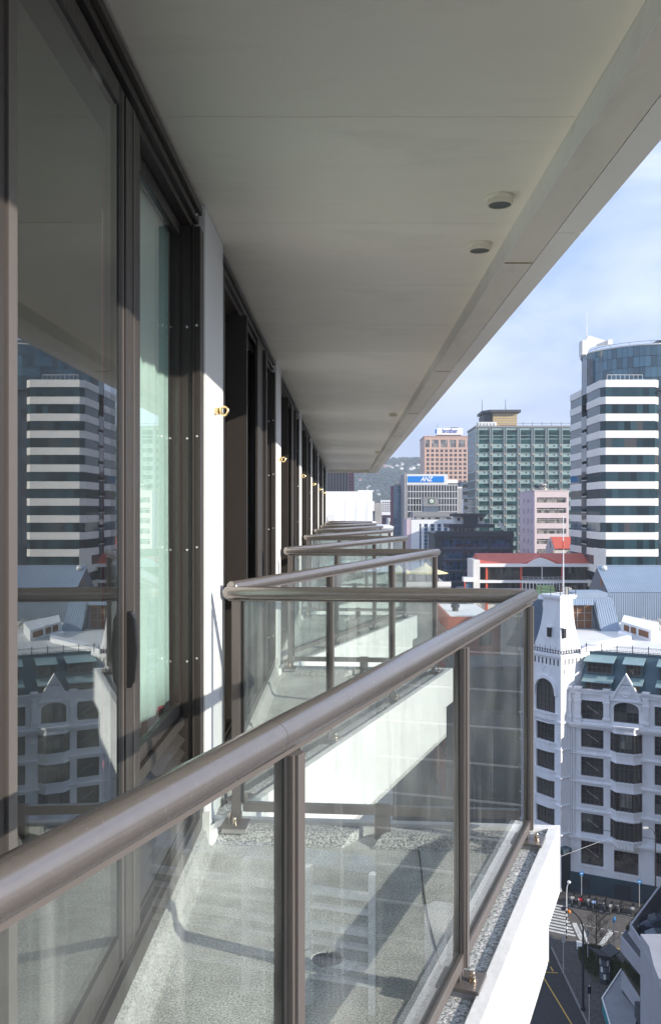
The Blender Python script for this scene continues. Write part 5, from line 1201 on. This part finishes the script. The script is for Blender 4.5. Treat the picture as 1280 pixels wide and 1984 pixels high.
for i, (px, s_) in enumerate(((772, 1.0), (824, 1.25), (836, .6))):
    t = thing('tent_canopy', ['small', 'tallest, middle', 'right hand'][i] + ' cream pointed tent canopy on the grey terrace roof', 'tent', ((px - CX) / FP * 180, 180, 29.41), 0, 'tent canopies on the terrace')
    rings = []
    for j in range(7):
        f_ = j / 6; r_ = 3.6 * s_ * (1 - f_) ** 1.6 + .12; rings.append([(r_ * math.cos(a), r_ * math.sin(a), 2.0 + 2.6 * s_ * f_ * .62) for a in [2 * math.pi * q / 12 for q in range(12)]])
    MB().loft(rings, cap=False).obj('canvas', 'tent', t, smooth=False, fix=False)
    for a in range(4): MB().tube((2.6 * s_ * math.cos(a * 1.571 + .78), 2.6 * s_ * math.sin(a * 1.571 + .78), 0), (2.6 * s_ * math.cos(a * 1.571 + .78), 2.6 * s_ * math.sin(a * 1.571 + .78), 2.1), .05, .05, 5).obj('pole', 'iron', t)

# ================================================================== the banded block beside the car park (right, mostly out of frame)
Bx = thing('ledged_block', 'tall grey block whose square ledge ends poke in at the right edge', 'building', (25.9, 71.5, 0), R(-24))
MB().prism([(0, 0), (25, 0), (25, 16), (.3, 16)], 0, 38.6).obj('wall', 'dglass', Bx); boxo('wall', 'navyglass', Bx, 25.01, 76, .6, 4.5, 0, 12)
for j in range(11):
    z = EYE - 212 / FP * 71.5 - 3.13 * j
    boxo('ledge', 'ledge', Bx, -.76 + .05 * j, -.002 + .05 * j, -.3, .6, z - 1.05, z); boxo('ledge_line', 'greycap', Bx, .02, 24.9, -.3, -.02, z - .22, z - .10)
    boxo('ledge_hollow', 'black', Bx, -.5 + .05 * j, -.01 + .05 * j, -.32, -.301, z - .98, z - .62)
    if z < 12: boxo('white_band', 'blockband', Bx, 25.02, 76, -.1, .58, z - .5, z + .05); boxo('white_band', 'blockband', Bx, 25.02, 76, -.1, .58, z - 1.75, z - 1.45)
for i in range(9): x = 25.02 + i * 6; boxo('white_pier', 'blockband', Bx, x, x + .6, -.25, .59, 0, 12.2)
B2 = thing('added_shade_block', 'large plain unseen block added off to the right to shade the street', 'building', (52, 10, 0)); boxo('wall', 'concrete', B2, 0, 48, 0, 30, 0, 27)  # unseen block added out of frame to cast shade over the street
for j in range(7):
    boxo('band', 'greycap', B2, -.3, -.01, 0, 30, 3 + j * 3.4, 4.1 + j * 3.4)

# ================================================================== car park building at lower right
Cp = thing('carpark_building', 'pale low car park building with dark rimmed angled parapets at the lower right', 'building', (28, 76, 0))
def g(px, py, z): q = G(px, py, z); return (q[0] - 28, q[1] - 76)
oz = 9.0
o1, o2, o3 = g(1202, 1811, oz), g(1272, 1718, oz), g(1420, 1718, oz)
o4 = g(1245, 1862, oz)
i1, i2 = g(1219, 1803, oz), g(1282, 1719, oz); i4 = g(1246, 1846, oz)
body = [o1, o4, (o4[0] + 3, -20), (14, -20), (14, o2[1]), o2]
rc = (o1[0] + 1.9, o1[1] - .4)
MB().prism([rc, (o4[0] + 1.2, o4[1] + .4), (14, o4[1] - 1), (14, o2[1] - 1), (o2[0] + 1.2, o2[1] - 1.5)], 0, 7.599).obj('wall', 'deckwhite', Cp)
MB().prism([o1, o4, g(1262, 1862, oz), (14, o4[1] - 1), (14, o2[1] - 1), o2], 7.6, 8.0).obj('deck_edge', 'deckwhite', Cp)
MB().prism([o1, o4, i4, i1], 8.001, 8.85).obj('parapet', 'deckwhite', Cp); MB().prism([o1, i1, i2, o2], 8.001, 8.85).obj('parapet', 'deckwhite', Cp)
def inset(a, b, c, d): return [a, b, c, d]
lerp = lambda p, q, t_: (p[0] + (q[0] - p[0]) * t_, p[1] + (q[1] - p[1]) * t_)
MB().prism([lerp(o1, i1, .12), lerp(o4, i4, .1), lerp(i4, o4, .12), lerp(i1, o1, .22)], 8.852, 8.87).obj('walkway', 'deckcap', Cp)
MB().prism([lerp(o1, i1, .14), lerp(i1, o1, .22), lerp(i2, o2, .2), lerp(o2, i2, .14)], 8.852, 8.87).obj('walkway', 'deckcap', Cp)
iw = Vector(i2) - Vector(i1); nn = Vector((iw.y, -iw.x)).normalized() * .18
MB().prism([i1, i2, (i2[0] + nn.x, i2[1] + nn.y), (i1[0] + nn.x, i1[1] + nn.y)], 8.001, 9.5).obj('inner_parapet', 'deckwhite', Cp)
iw = Vector(i4) - Vector(i1); nn = Vector((-iw.y, iw.x)).normalized() * .18
MB().prism([i1, i4, (i4[0] + nn.x, i4[1] + nn.y), (i1[0] + nn.x, i1[1] + nn.y)], 8.001, 9.5).obj('inner_parapet', 'deckwhite', Cp)
MB().prism([i1, i4, (14, i4[1]), (14, i2[1]), i2], 8.002, 8.02).obj('deck', 'deckdark', Cp)
# stair block with rounded corner
sb = [g(1240, 1818, 11), g(1284, 1817, 11), (16, g(1284, 1817, 11)[1]), (16, -14), (g(1240, 1818, 11)[0] - .6, -14)]
MB().prism(sb, 0, 10.6).obj('stair_block', 'deckwhite', Cp)
rim = [g(1240, 1818, 11), g(1257, 1842, 11), g(1266, 1880, 11), g(1276, 1905, 11), g(1300, 1910, 11), (16, g(1284, 1817, 11)[1])]
MB().prism(rim, 10.601, 11.3).obj('curved_parapet', 'deckwhite', Cp)
# lower planter tier and stepped wall
l1, l2, l3 = g(1203, 1878, 6), g(1239, 1928, 6), g(1214, 1862, 6)
MB().prism([l1, l2, (l2[0] + 2.2, l2[1] + .6), (l3[0] + 1.2, l3[1])], 4.4, 5.8).obj('lower_planter', 'deckwhite', Cp)
MB().prism([lerp(l1, l3, .2), lerp(l2, l1, .03), (l2[0] + 1.9, l2[1] + .5), (l3[0] + 1.0, l3[1])], 5.801, 5.95).obj('planter_bed', 'soil', Cp)
for k_, (px, py) in enumerate(((1237, 1855), (1246, 1905))):
    a = g(px, py, 7); boxo('wall_opening', 'darkroof', Cp, a[0] - .6, a[0] + .5, a[1] - .9, a[1] + .3, 3.2, 5.4 if k_ else 7.2)
m = MB(); rr = random.Random(21)
for i in range(900):
    t_ = rr.random(); p_ = lerp(lerp(l1, l3, .4), (l2[0] + .6, l2[1] + .4), t_); x = p_[0] + rr.uniform(-.2, .7); y = p_[1] + rr.uniform(-.2, .5); h = .15 + .3 * rr.random(); an = rr.random() * 6.28
    m.poly([(x - .07 * math.cos(an), y - .07 * math.sin(an), 5.95), (x + .07 * math.cos(an), y + .07 * math.sin(an), 5.95), (x + rr.uniform(-.1, .1), y, 5.95 + h)])
for i in range(500):
    t_ = rr.random() * .7; p_ = lerp(lerp(o1, i1, .25), lerp(o2, i2, .25), t_ + .1); x = p_[0] + rr.uniform(-.1, .15); y = p_[1]; h = .1 + .25 * rr.random(); an = rr.random() * 6.28
    m.poly([(x - .07 * math.cos(an), y - .07 * math.sin(an), 8.87), (x + .07 * math.cos(an), y + .07 * math.sin(an), 8.87), (x + rr.uniform(-.1, .1), y, 8.87 + h)])
link_ = m.obj('planter_plants', 'grass', Cp, fix=False); link_['kind'] = 'stuff'
# street canopy with pale edge and teal side
Ca = thing('street_canopy', 'grey angular street canopy with a pale rim and teal underside edge', 'canopy', (24, 70, 0))
cz = 4.2; gc = lambda px, py, z=cz: (G(px, py, z)[0] - 24, G(px, py, z)[1] - 70)
cpts = [gc(1203, 1880), gc(1166, 1936), gc(1182, 1990), gc(1190, 2010), gc(1225, 2010), gc(1236, 1962), gc(1205, 1925)]
MB().prism(cpts, cz - .12, cz).obj('canopy_roof', 'canopy', Ca)
for a, b in ((cpts[0], cpts[1]), (cpts[1], cpts[2]), (cpts[2], cpts[3])): MB().path([(*a, cz + .06), (*b, cz + .06)], .07, 4).obj('rim', 'offwhite', Ca)
for a, b in ((cpts[1], cpts[2]), (cpts[2], cpts[3])): MB().prism([a, b, (b[0] + .05, b[1] + .05), (a[0] + .05, a[1] + .05)], cz - 1.0, cz - .13).obj('teal_side', 'tealtrim', Ca)
for p_ in (cpts[1], cpts[4]): MB().tube((p_[0] * .8, p_[1] * .8, 0), (p_[0] * .8, p_[1] * .8, cz - .13), .08, .08, 8).obj('column', 'silver', Ca)

# ================================================================== parked cars on the deck
def car(name, label, x, y, z, rz, paint):
    t = thing(name, label, 'car', (x, y, z), rz, 'cars on the car park deck')
    prof = [(-2.1, .35), (-2.15, .75), (-1.75, .92), (-1.25, .97), (-.62, 1.38), (.55, 1.42), (1.35, 1.02), (2.0, .92), (2.12, .7), (2.1, .35)]
    rings = []
    for yy, s_ in ((-.86, .9), (-.80, 1), (.80, 1), (.86, .9)):
        rings.append([(x_, yy * (.80 if zz > 1.0 else 1), .35 + (zz - .35) * (1 if abs(yy) < .82 else .93)) for x_, zz in prof])
    MB().loft(rings).obj('body', paint, t, smooth=True)
    for s_ in (-1, 1): MB().loft([[(-1.05, s_ * .80, 1.0), (-.58, s_ * .715, 1.32), (.5, s_ * .715, 1.35), (1.1, s_ * .80, 1.02)], [(-1.05, s_ * .81, 1.0), (-.58, s_ * .725, 1.32), (.5, s_ * .725, 1.35), (1.1, s_ * .81, 1.02)]]).obj('side_window', 'dglass', t)
    MB().poly([(.60, -.60, 1.43), (.60, .60, 1.43), (1.30, .68, 1.08), (1.30, -.68, 1.08)]).obj('windscreen', 'dglass', t, fix=False)
    MB().poly([(-.66, -.60, 1.395), (-.66, .60, 1.395), (-1.22, .68, 1.03), (-1.22, -.68, 1.03)]).obj('rear_window', 'dglass', t, fix=False)
    for sx in (-1.3, 1.3):
        for s_ in (-1, 1):
            w = MB().tube((sx, s_ * .70, .32), (sx, s_ * .90, .32), .32, .32, 16).obj('wheel', 'tyre', t); MB().tube((sx, s_ * .905, .32), (sx, s_ * .915, .32), .19, .19, 10).obj('hub_cap', 'chrome', w)
    for s_ in (-1, 1): boxo('headlight', 'signwhite', t, 2.06, 2.14, s_ * .6 - .16, s_ * .6 + .16, .66, .78); boxo('tail_light', 'redcol', t, -2.17, -2.10, s_ * .6 - .14, s_ * .6 + .14, .68, .82)
zc1 = 8.02
p1 = G(1282, 1795, 8.8); p2 = G(1283, 1817, 8.8)
car('parked_car', 'dark blue car on the deck, farther of the two parked cars', p1[0] + .2, p1[1] + .4, zc1, R(172), 'carblue')
car('parked_car', 'dark teal car on the deck, half hidden by the pale stair block', p2[0] - .1, p2[1] - .3, zc1, R(176), 'carteal')

# ================================================================== street furniture
def lamp_post(px, py, h, label, mat, arm, head):
    x, y = G(px, py, .13); t = thing('street_lamp', label, 'street lamp', (x, y, .13))
    pts = [(0, 0, 0), (0, 0, h * .35), (0, 0, h * .80)] + [(arm * math.sin(a * .35) ** 2 * 1.0, 0, h * .80 + (h * .2) * math.sin(a * .35 * 1.0)) for a in (1, 2, 3, 4)] + [(arm * 1.25, 0, h)]
    MB().path(pts, [.12, .10, .075, .06, .05, .05, .045, .04], 8).obj('pole', mat, t, smooth=True)
    MB().lathe((arm * 1.25, 0, h - .12), [(.05, .2), (.16, .12), (.22, .02), (.14, -.06), (.02, -.08)], 12).obj('lamp_head', head, t, smooth=True)
    MB().lathe((0, 0, 0), [(.2, 0), (.2, .25), (.13, .35)], 10).obj('base', mat, t)
lamp_post(1129, 1958, 9.0, 'tall dark curved street lamp standing on the shaded footpath', 'iron', -1.4, 'iron')
bx, by = G(1097, 1819, .13)
t = thing('crossing_beacon', 'black and white striped crossing pole with an orange globe and white lamp on top', 'beacon', (bx, by, .13))
for i in range(10): MB().tube((0, 0, i * .32), (0, 0, (i + 1) * .32), .07, .07, 10).obj('pole_band', 'black' if i % 2 == 0 else 'signwhite', t, smooth=True)
MB().path([(0, 0, 3.2), (0, 0, 4.6), (.05, 0, 5.3), (.25, 0, 5.8)], [.055, .05, .045, .04], 8).obj('lamp_arm', 'signwhite', t, smooth=True); MB().lathe((.25, 0, 5.72), [(.02, -.1), (.18, -.04), (.2, .08), (.06, .2)], 12).obj('lamp_head', 'signwhite', t, smooth=True)
MB().tube((0, 0, 2.75), (.22, 0, 2.75), .03, .03, 6).obj('globe_arm', 'silver', t); MB().lathe((.28, 0, 2.6), [(.02, -.04), (.12, 0), (.17, .12), (.16, .24), (.08, .34), (.01, .37)], 14).obj('beacon_globe', 'orangeglobe', t, smooth=True)
def signpost(px, py, h, label, col, kind=0):
    x, y = G(px, py, .13); t = thing('sign_post', label, 'sign', (x, y, .13))
    MB().tube((0, 0, 0), (0, 0, h), .045, .045, 8).obj('post', 'silver', t, smooth=True)
    if kind == 0: boxo('sign_plate', col, t, -.22, .22, -.07, -.05, h - .45, h); boxo('sign_line', 'signwhite', t, -.12, .12, -.075, -.071, h - .26, h - .18)
    elif kind == 1: MB().loft([[(.3 * math.cos(a), yy, h - .25 + .3 * math.sin(a)) for a in [i * math.pi / 8 for i in range(16)]] for yy in (-.08, -.05)]).obj('sign_disc', col, t, rot=(0, 0, R(50)))
    elif kind == 2: boxo('small_plate', col, t, -.15, .15, -.06, -.05, h - .7, h - .1)
signpost(1126, 1740, 3.0, 'pole with small blue sign behind the red motorbike', 'cyan')
signpost(1238, 1757, 3.0, 'pole with small blue sign at the right end of the motorbikes', 'cyan')
signpost(1188, 1846, 3.5, 'white pole with pale blue disc right of the bare tree', 'cyan', 1)
signpost(1138, 1857, 2.9, 'thin silver pole left of the bare tree trunk', 'silver', 2)
signpost(1091, 1886, 3.6, 'thin dark backed signpost near the shaded kerb', 'silver', 2)
signpost(1141, 1992, 3.6, 'thin signpost at the bottom edge of the photo', 'carblue', 2)
# black street light at the hotel corner right
x, y = hp(U(1273), 1.4); t = thing('black_street_light', 'black pole with lamp in front of the hotel at the right edge', 'street lamp', (x, y, .13))
MB().path([(0, 0, 0), (0, 0, 8.2), (-.3, 0, 8.9), (-.9, 0, 9.1)], [.1, .06, .05, .04], 8).obj('pole', 'iron', t, smooth=True); boxo('lamp_head', 'offwhite', t, -1.4, -.8, -.12, .12, 9.0, 9.15)
# advertising kiosk with folded roof
kx, ky = G(1171, 1904, .13); t = thing('advertising_kiosk', 'round poster column with a dark folded roof beside the bare tree', 'kiosk', (kx, ky, .13), R(20))
MB().lathe((0, 0, 0), [(.5, 0), (.5, .3), (.44, .32), (.44, 2.3), (.5, 2.32), (.5, 2.5)], 20).obj('column', 'navy', t, smooth=True)
for i in range(10):
    a = i / 10 * 2 * math.pi
    for j in range(3):
        m = MB(); aa, ab_ = a + .05, a + .56; m.loft([[(r_ * math.cos(q), r_ * math.sin(q), z) for q, z in ((aa, .45 + j * .62), (ab_, .45 + j * .62), (ab_, .95 + j * .62), (aa, .95 + j * .62))] for r_ in (.452, .462)]); m.obj('poster', 'offwhite' if (i + j) % 3 == 0 else 'bluedark', t)
for s_ in (-1, 1): MB().loft([[(s_ * .02, -.8, 2.62 + q), (s_ * 1.15, -.8, 3.0 + q), (s_ * 1.15, .8, 3.0 + q), (s_ * .02, .8, 2.62 + q)] for q in (0, .08)]).obj('roof_wing', 'darkroof', t)
# bare tree
tx, ty = G(1155, 1868, .15); T_ = thing('bare_tree', 'leafless street tree with fine branches beside the kiosk', 'tree', (tx, ty, .15))
rr = random.Random(17); tm = MB(); bm2 = MB()
tm.path([(0, 0, 0), (.03, 0, 1.2), (-.02, .03, 2.6), (.03, 0, 4.0), (0, 0, 5.6)], [.10, .085, .065, .045, .015], 7); tm.obj('trunk', 'bark', T_, smooth=True)
def branch(p, d, ln, r_, depth):
    pts = [p]; q = p.copy(); dd = d.copy()
    for i in range(3): dd = (dd + Vector((rr.uniform(-.25, .25), rr.uniform(-.25, .25), rr.uniform(-.02, .25)))).normalized(); q = q + dd * ln / 3; pts.append(q.copy())
    bm2.path(pts, [r_, r_ * .8, r_ * .6, r_ * .35], 4)
    if depth:
        for i in range(4 if depth > 1 else 3):
            k_ = rr.randint(1, 3); branch(pts[k_], (dd + Vector((rr.uniform(-1, 1), rr.uniform(-1, 1), rr.uniform(-.2, .6)))).normalized(), ln * rr.uniform(.45, .7), r_ * .6, depth - 1)
for i in range(26):
    z = .9 + 4.5 * i / 26; a = i * 2.4; branch(Vector((0, 0, z)), Vector((math.cos(a), math.sin(a), .25 + .3 * i / 26)).normalized(), (1.55 - .9 * i / 26), .024, 3)
bm2.obj('branches', 'bark', T_, fix=False)
m = MB()
for i in range(160):
    a = rr.random() * 6.28; z = 3.2 + rr.random() * 2.4; r_ = rr.random() * (6.0 - z) * .6; p_ = Vector((r_ * math.cos(a), r_ * math.sin(a), z)); s_ = .04
    m.poly([p_, p_ + Vector((s_, rr.uniform(-s_, s_), s_)), p_ + Vector((0, s_, -s_))])
m.obj('last_leaves', 'louvre', T_, fix=False)
# motorbikes parked along the hotel kerb
def torus(m, c, R_, r_, n=14, k=6):
    m.loft([[Vector(c) + Vector(((R_ + r_ * math.cos(b)) * math.cos(a), r_ * math.sin(b), (R_ + r_ * math.cos(b)) * math.sin(a))) for b in [2 * math.pi * j / k for j in range(k)]] for a in [2 * math.pi * i / n for i in range(n + 1)]], cap=False); return m
def make_bike(fair):
    t = thing('motorbike', '', 'motorbike')
    for x in (-.62, .62):
        w = torus(MB(), (x, 0, .3), .25, .065).obj('wheel', 'tyre', t, smooth=True); MB().tube((x, -.04, .3), (x, .04, .3), .16, .16, 10).obj('hub', 'chrome', w)
    MB().loft([[(.25, -.13, .55), (.25, .13, .55), (.25, .13, .85), (.25, -.13, .85)], [(-.1, -.15, .5), (-.1, .15, .5), (-.1, .15, .86), (-.1, -.15, .86)], [(-.25, -.1, .5), (-.25, .1, .5), (-.25, .1, .78), (-.25, -.1, .78)]]).obj('tank', fair, t, bev=.02)
    MB().loft([[(-.2, -.13, .74), (-.2, .13, .74), (-.2, .13, .84), (-.2, -.13, .84)], [(-.85, -.08, .86), (-.85, .08, .86), (-.85, .08, .94), (-.85, -.08, .94)]]).obj('seat', 'black', t)
    MB().box(-.25, .25, -.16, .16, .22, .55).obj('engine', 'iron', t, bev=.02)
    MB().tube((.62, -.09, .3), (.38, -.07, .95), .025, .025, 6).tube((.62, .09, .3), (.38, .07, .95), .025, .025, 6).obj('fork', 'chrome', t)
    MB().path([(.25, -.36, 1.02), (.36, -.15, 1.0), (.36, .15, 1.0), (.25, .36, 1.02)], .018, 6).obj('handlebar', 'iron', t)
    MB().loft([[(.62, -.10, .80), (.62, .10, .80), (.56, .08, 1.05), (.56, -.08, 1.05)], [(.40, -.14, .76), (.40, .14, .76), (.38, .12, 1.0), (.38, -.12, 1.0)]]).obj('fairing', fair, t, bev=.01)
    MB().tube((.60, 0, .93), (.655, 0, .92), .075, .07, 10).obj('headlight', 'signwhite', t)
    MB().tube((-.1, .17, .3), (-.75, .19, .4), .045, .055, 8).obj('exhaust', 'chrome', t)
    return t
col3 = {k_: make_bike(k_) for k_ in ('bikesilver', 'bikered', 'bikeblue', 'black')}
spots = [(1111, 1752, 'bikesilver', 'silver motorbike at the left end of the kerbside row'), (1126, 1756, 'bikered', 'red motorbike, the only red one in the kerbside row'), (1142, 1757, 'bikesilver', 'silver motorbike just left of the pale blue scooter'), (1152, 1761, 'bikeblue', 'pale blue motorbike, only blue one in the kerbside row'), (1173, 1763, 'black', 'black motorbike left of the bright silver one, mid row'), (1185, 1768, 'bikesilver', 'bright silver motorbike right of the middle black one'), (1202, 1768, 'black', 'black motorbike between the bright silver one and the end signpost'), (1227, 1773, 'bikesilver', 'silver motorbike at the far right end beside the signpost')]
usedb = set()
for px, py, c_, lab in spots:
    o = col3[c_] if c_ not in usedb else copytree(col3[c_]); usedb.add(c_)
    x, y = G(px, py, .02); o.location = (x, y, .006); o.rotation_euler = (R(8), 0, HF.rz - R(90) + random.uniform(-.15, .15)); prop(o, lab, 'motorbike', 'motorbikes parked along the hotel kerb')
# tram wires
for i, (a, b) in enumerate((((26.5, 104.3, 7.6), (60, 84, 7.6)), ((18, 100, 3.4), (29.0, 101.2, 7.0)))):
    o = MB().tube(a, b, .025, .025, 5).obj('overhead_wire', 'iron' if i == 0 else 'offwhite'); prop(o, ['thin dark wire running along the hotel front over the motorbikes', 'pale wire slanting up to the lowest hotel window'][i], 'wire')

# ================================================================== filler streets and hills
rr = random.Random(40)
def plain_block(x, y, w, d, h, mat, label, name='city_block'):
    t = thing(name, label, 'building', (x, y, 0)); nx = max(2, int(w / 3.2)); nz = max(2, int(h / 3.4)); hh = []
    for i in range(nx):
        for j in range(nz): a = w * (i + .2) / nx; hh.append((a, a + w / nx * .6, h * (j + .3) / nz, h * (j + .75) / nz))
    wall_holes(MB(), 0, w, 0, h, .25, hh, fF).obj('wall', mat, t, fix=False); boxo('body', mat, t, 0, w, .5, d, 0, h - .1); boxo('glazing', 'hglass', t, .05, w - .05, .26, .49, 0, h - .2); boxo('parapet', mat, t, -.1, w + .1, -.1, d, h + .003, h + .4)
    return t
plain_block((738 - CX) / FP * 420, 420, 8, 20, z_(1000, 420), 'maroon', 'small maroon block low between grey concrete end and blue glass block')
plain_block((752 - CX) / FP * 380, 380, 5, 20, z_(1006, 380), 'offwhite', 'small pale block low against the blue glass block')
plain_block((893 - CX) / FP * 450, 450, 12, 20, z_(935, 450), 'bluedark', 'blue grey block filling the gap between bank office and green office')
plain_block((1100 - CX) / FP * 330, 330, 20, 20, z_(1030, 330), 'concrete', 'grey block behind the pink office')
plain_block((900 - CX) / FP * 215, 215, 14, 20, z_(1150, 215), 'concrete', 'low grey block in front of the dark navy office')
plain_block(13.5, 113, 10, 9, 24, 'navy', 'dark low block below the brick parapet building')
# wooded hillside
def hillz(x, y):
    f_ = min(max((y - 1100) / 900, 0), 1); f_ = f_ * f_ * (3 - 2 * f_)
    return .66 * f_ * (165 + 26 * math.sin(x * .0041 + 1.0) + 16 * math.sin(x * .011 + y * .006) + 7 * math.sin(x * .03 + y * .017) + (y - 1600) * .05)
m = MB().grid(lambda u, v: (-900 + 2600 * u, 1050 + 1500 * v, hillz(-900 + 2600 * u, 1050 + 1500 * v) - .5), 110, 70)
prop(m.obj('hill', 'hill', smooth=True, fix=False), kind='structure')
ico = bmesh.new(); bmesh.ops.create_icosphere(ico, subdivisions=1, radius=1); iv = [v.co.copy() for v in ico.verts]; iff = [[v.index for v in f.verts] for f in ico.faces]; ico.free()
m = MB()
for i in range(5200):
    y = 1080 + rr.random() ** .8 * 1100; x = y * rr.uniform(-.03, .16) if rr.random() < .85 else rr.uniform(-300, 900); z = hillz(x, y); s_ = rr.uniform(4, 9); n0 = len(m.v)
    j = [rr.uniform(.75, 1.25) for _ in range(3)]
    m.v += [(x + v.x * s_ * j[0], y + v.y * s_ * j[1], z + 2 + v.z * s_ * .8 * j[2]) for v in iv]; m.f += [tuple(n0 + q for q in f) for f in iff]
prop(m.obj('hillside_trees', 'hilltree', fix=False), 'mass of dark trees covering the distant hillside', 'trees', kind='stuff')
hb = MB().box(-1, 1, -1, 1, 0, 1.0).mesh('wall', 'offwhite'); hr_ = MB().loft([[(x, y, z) for y, z in ((-1.15, .98), (0, 1.55), (1.15, .98))] for x in (-1.1, 1.1)]).mesh('roof', 'greycap')
hr2 = MB().loft([[(x, y, z) for y, z in ((-1.15, .98), (0, 1.55), (1.15, .98))] for x in (-1.1, 1.1)]).mesh('roof', 'redroof')
for i in range(26):
    y = 1500 + rr.random() * 500; x = y * rr.uniform(.0, .085)
    if i < 12: y = 1850 + rr.random() * 120; x = y * rr.uniform(.018, .075)
    t = thing('hillside_house', 'small pale house among trees on the distant hill', 'house', (x, y, hillz(x, y) + rr.uniform(3, 6)), rr.uniform(-.5, .5), 'houses on the hillside')
    s_ = rr.uniform(2.2, 3.8); t.scale = (s_, s_, s_ * rr.uniform(.9, 1.6)); link('wall', hb, t); link('roof', hr_ if i % 5 else hr2, t)

# ------------------------------------------------------------------ city haze
hz = MB().box(-2600, 2600, -700, 2900, -1.5, 330).mesh('haze', 'offwhite')
hm_ = bpy.data.materials.new('haze'); hm_.use_nodes = True; t_ = hm_.node_tree; t_.nodes.clear(); ho = t_.nodes.new('ShaderNodeOutputMaterial'); pv_ = t_.nodes.new('ShaderNodeVolumePrincipled')
pv_.inputs['Color'].default_value = (.80, .88, 1, 1); pv_.inputs['Density'].default_value = .00030; pv_.inputs['Anisotropy'].default_value = .2
t_.links.new(pv_.outputs[0], ho.inputs['Volume']); hz.materials.clear(); hz.materials.append(hm_)
prop(link('haze', hz), 'pale blue city haze', 'haze', kind='stuff')
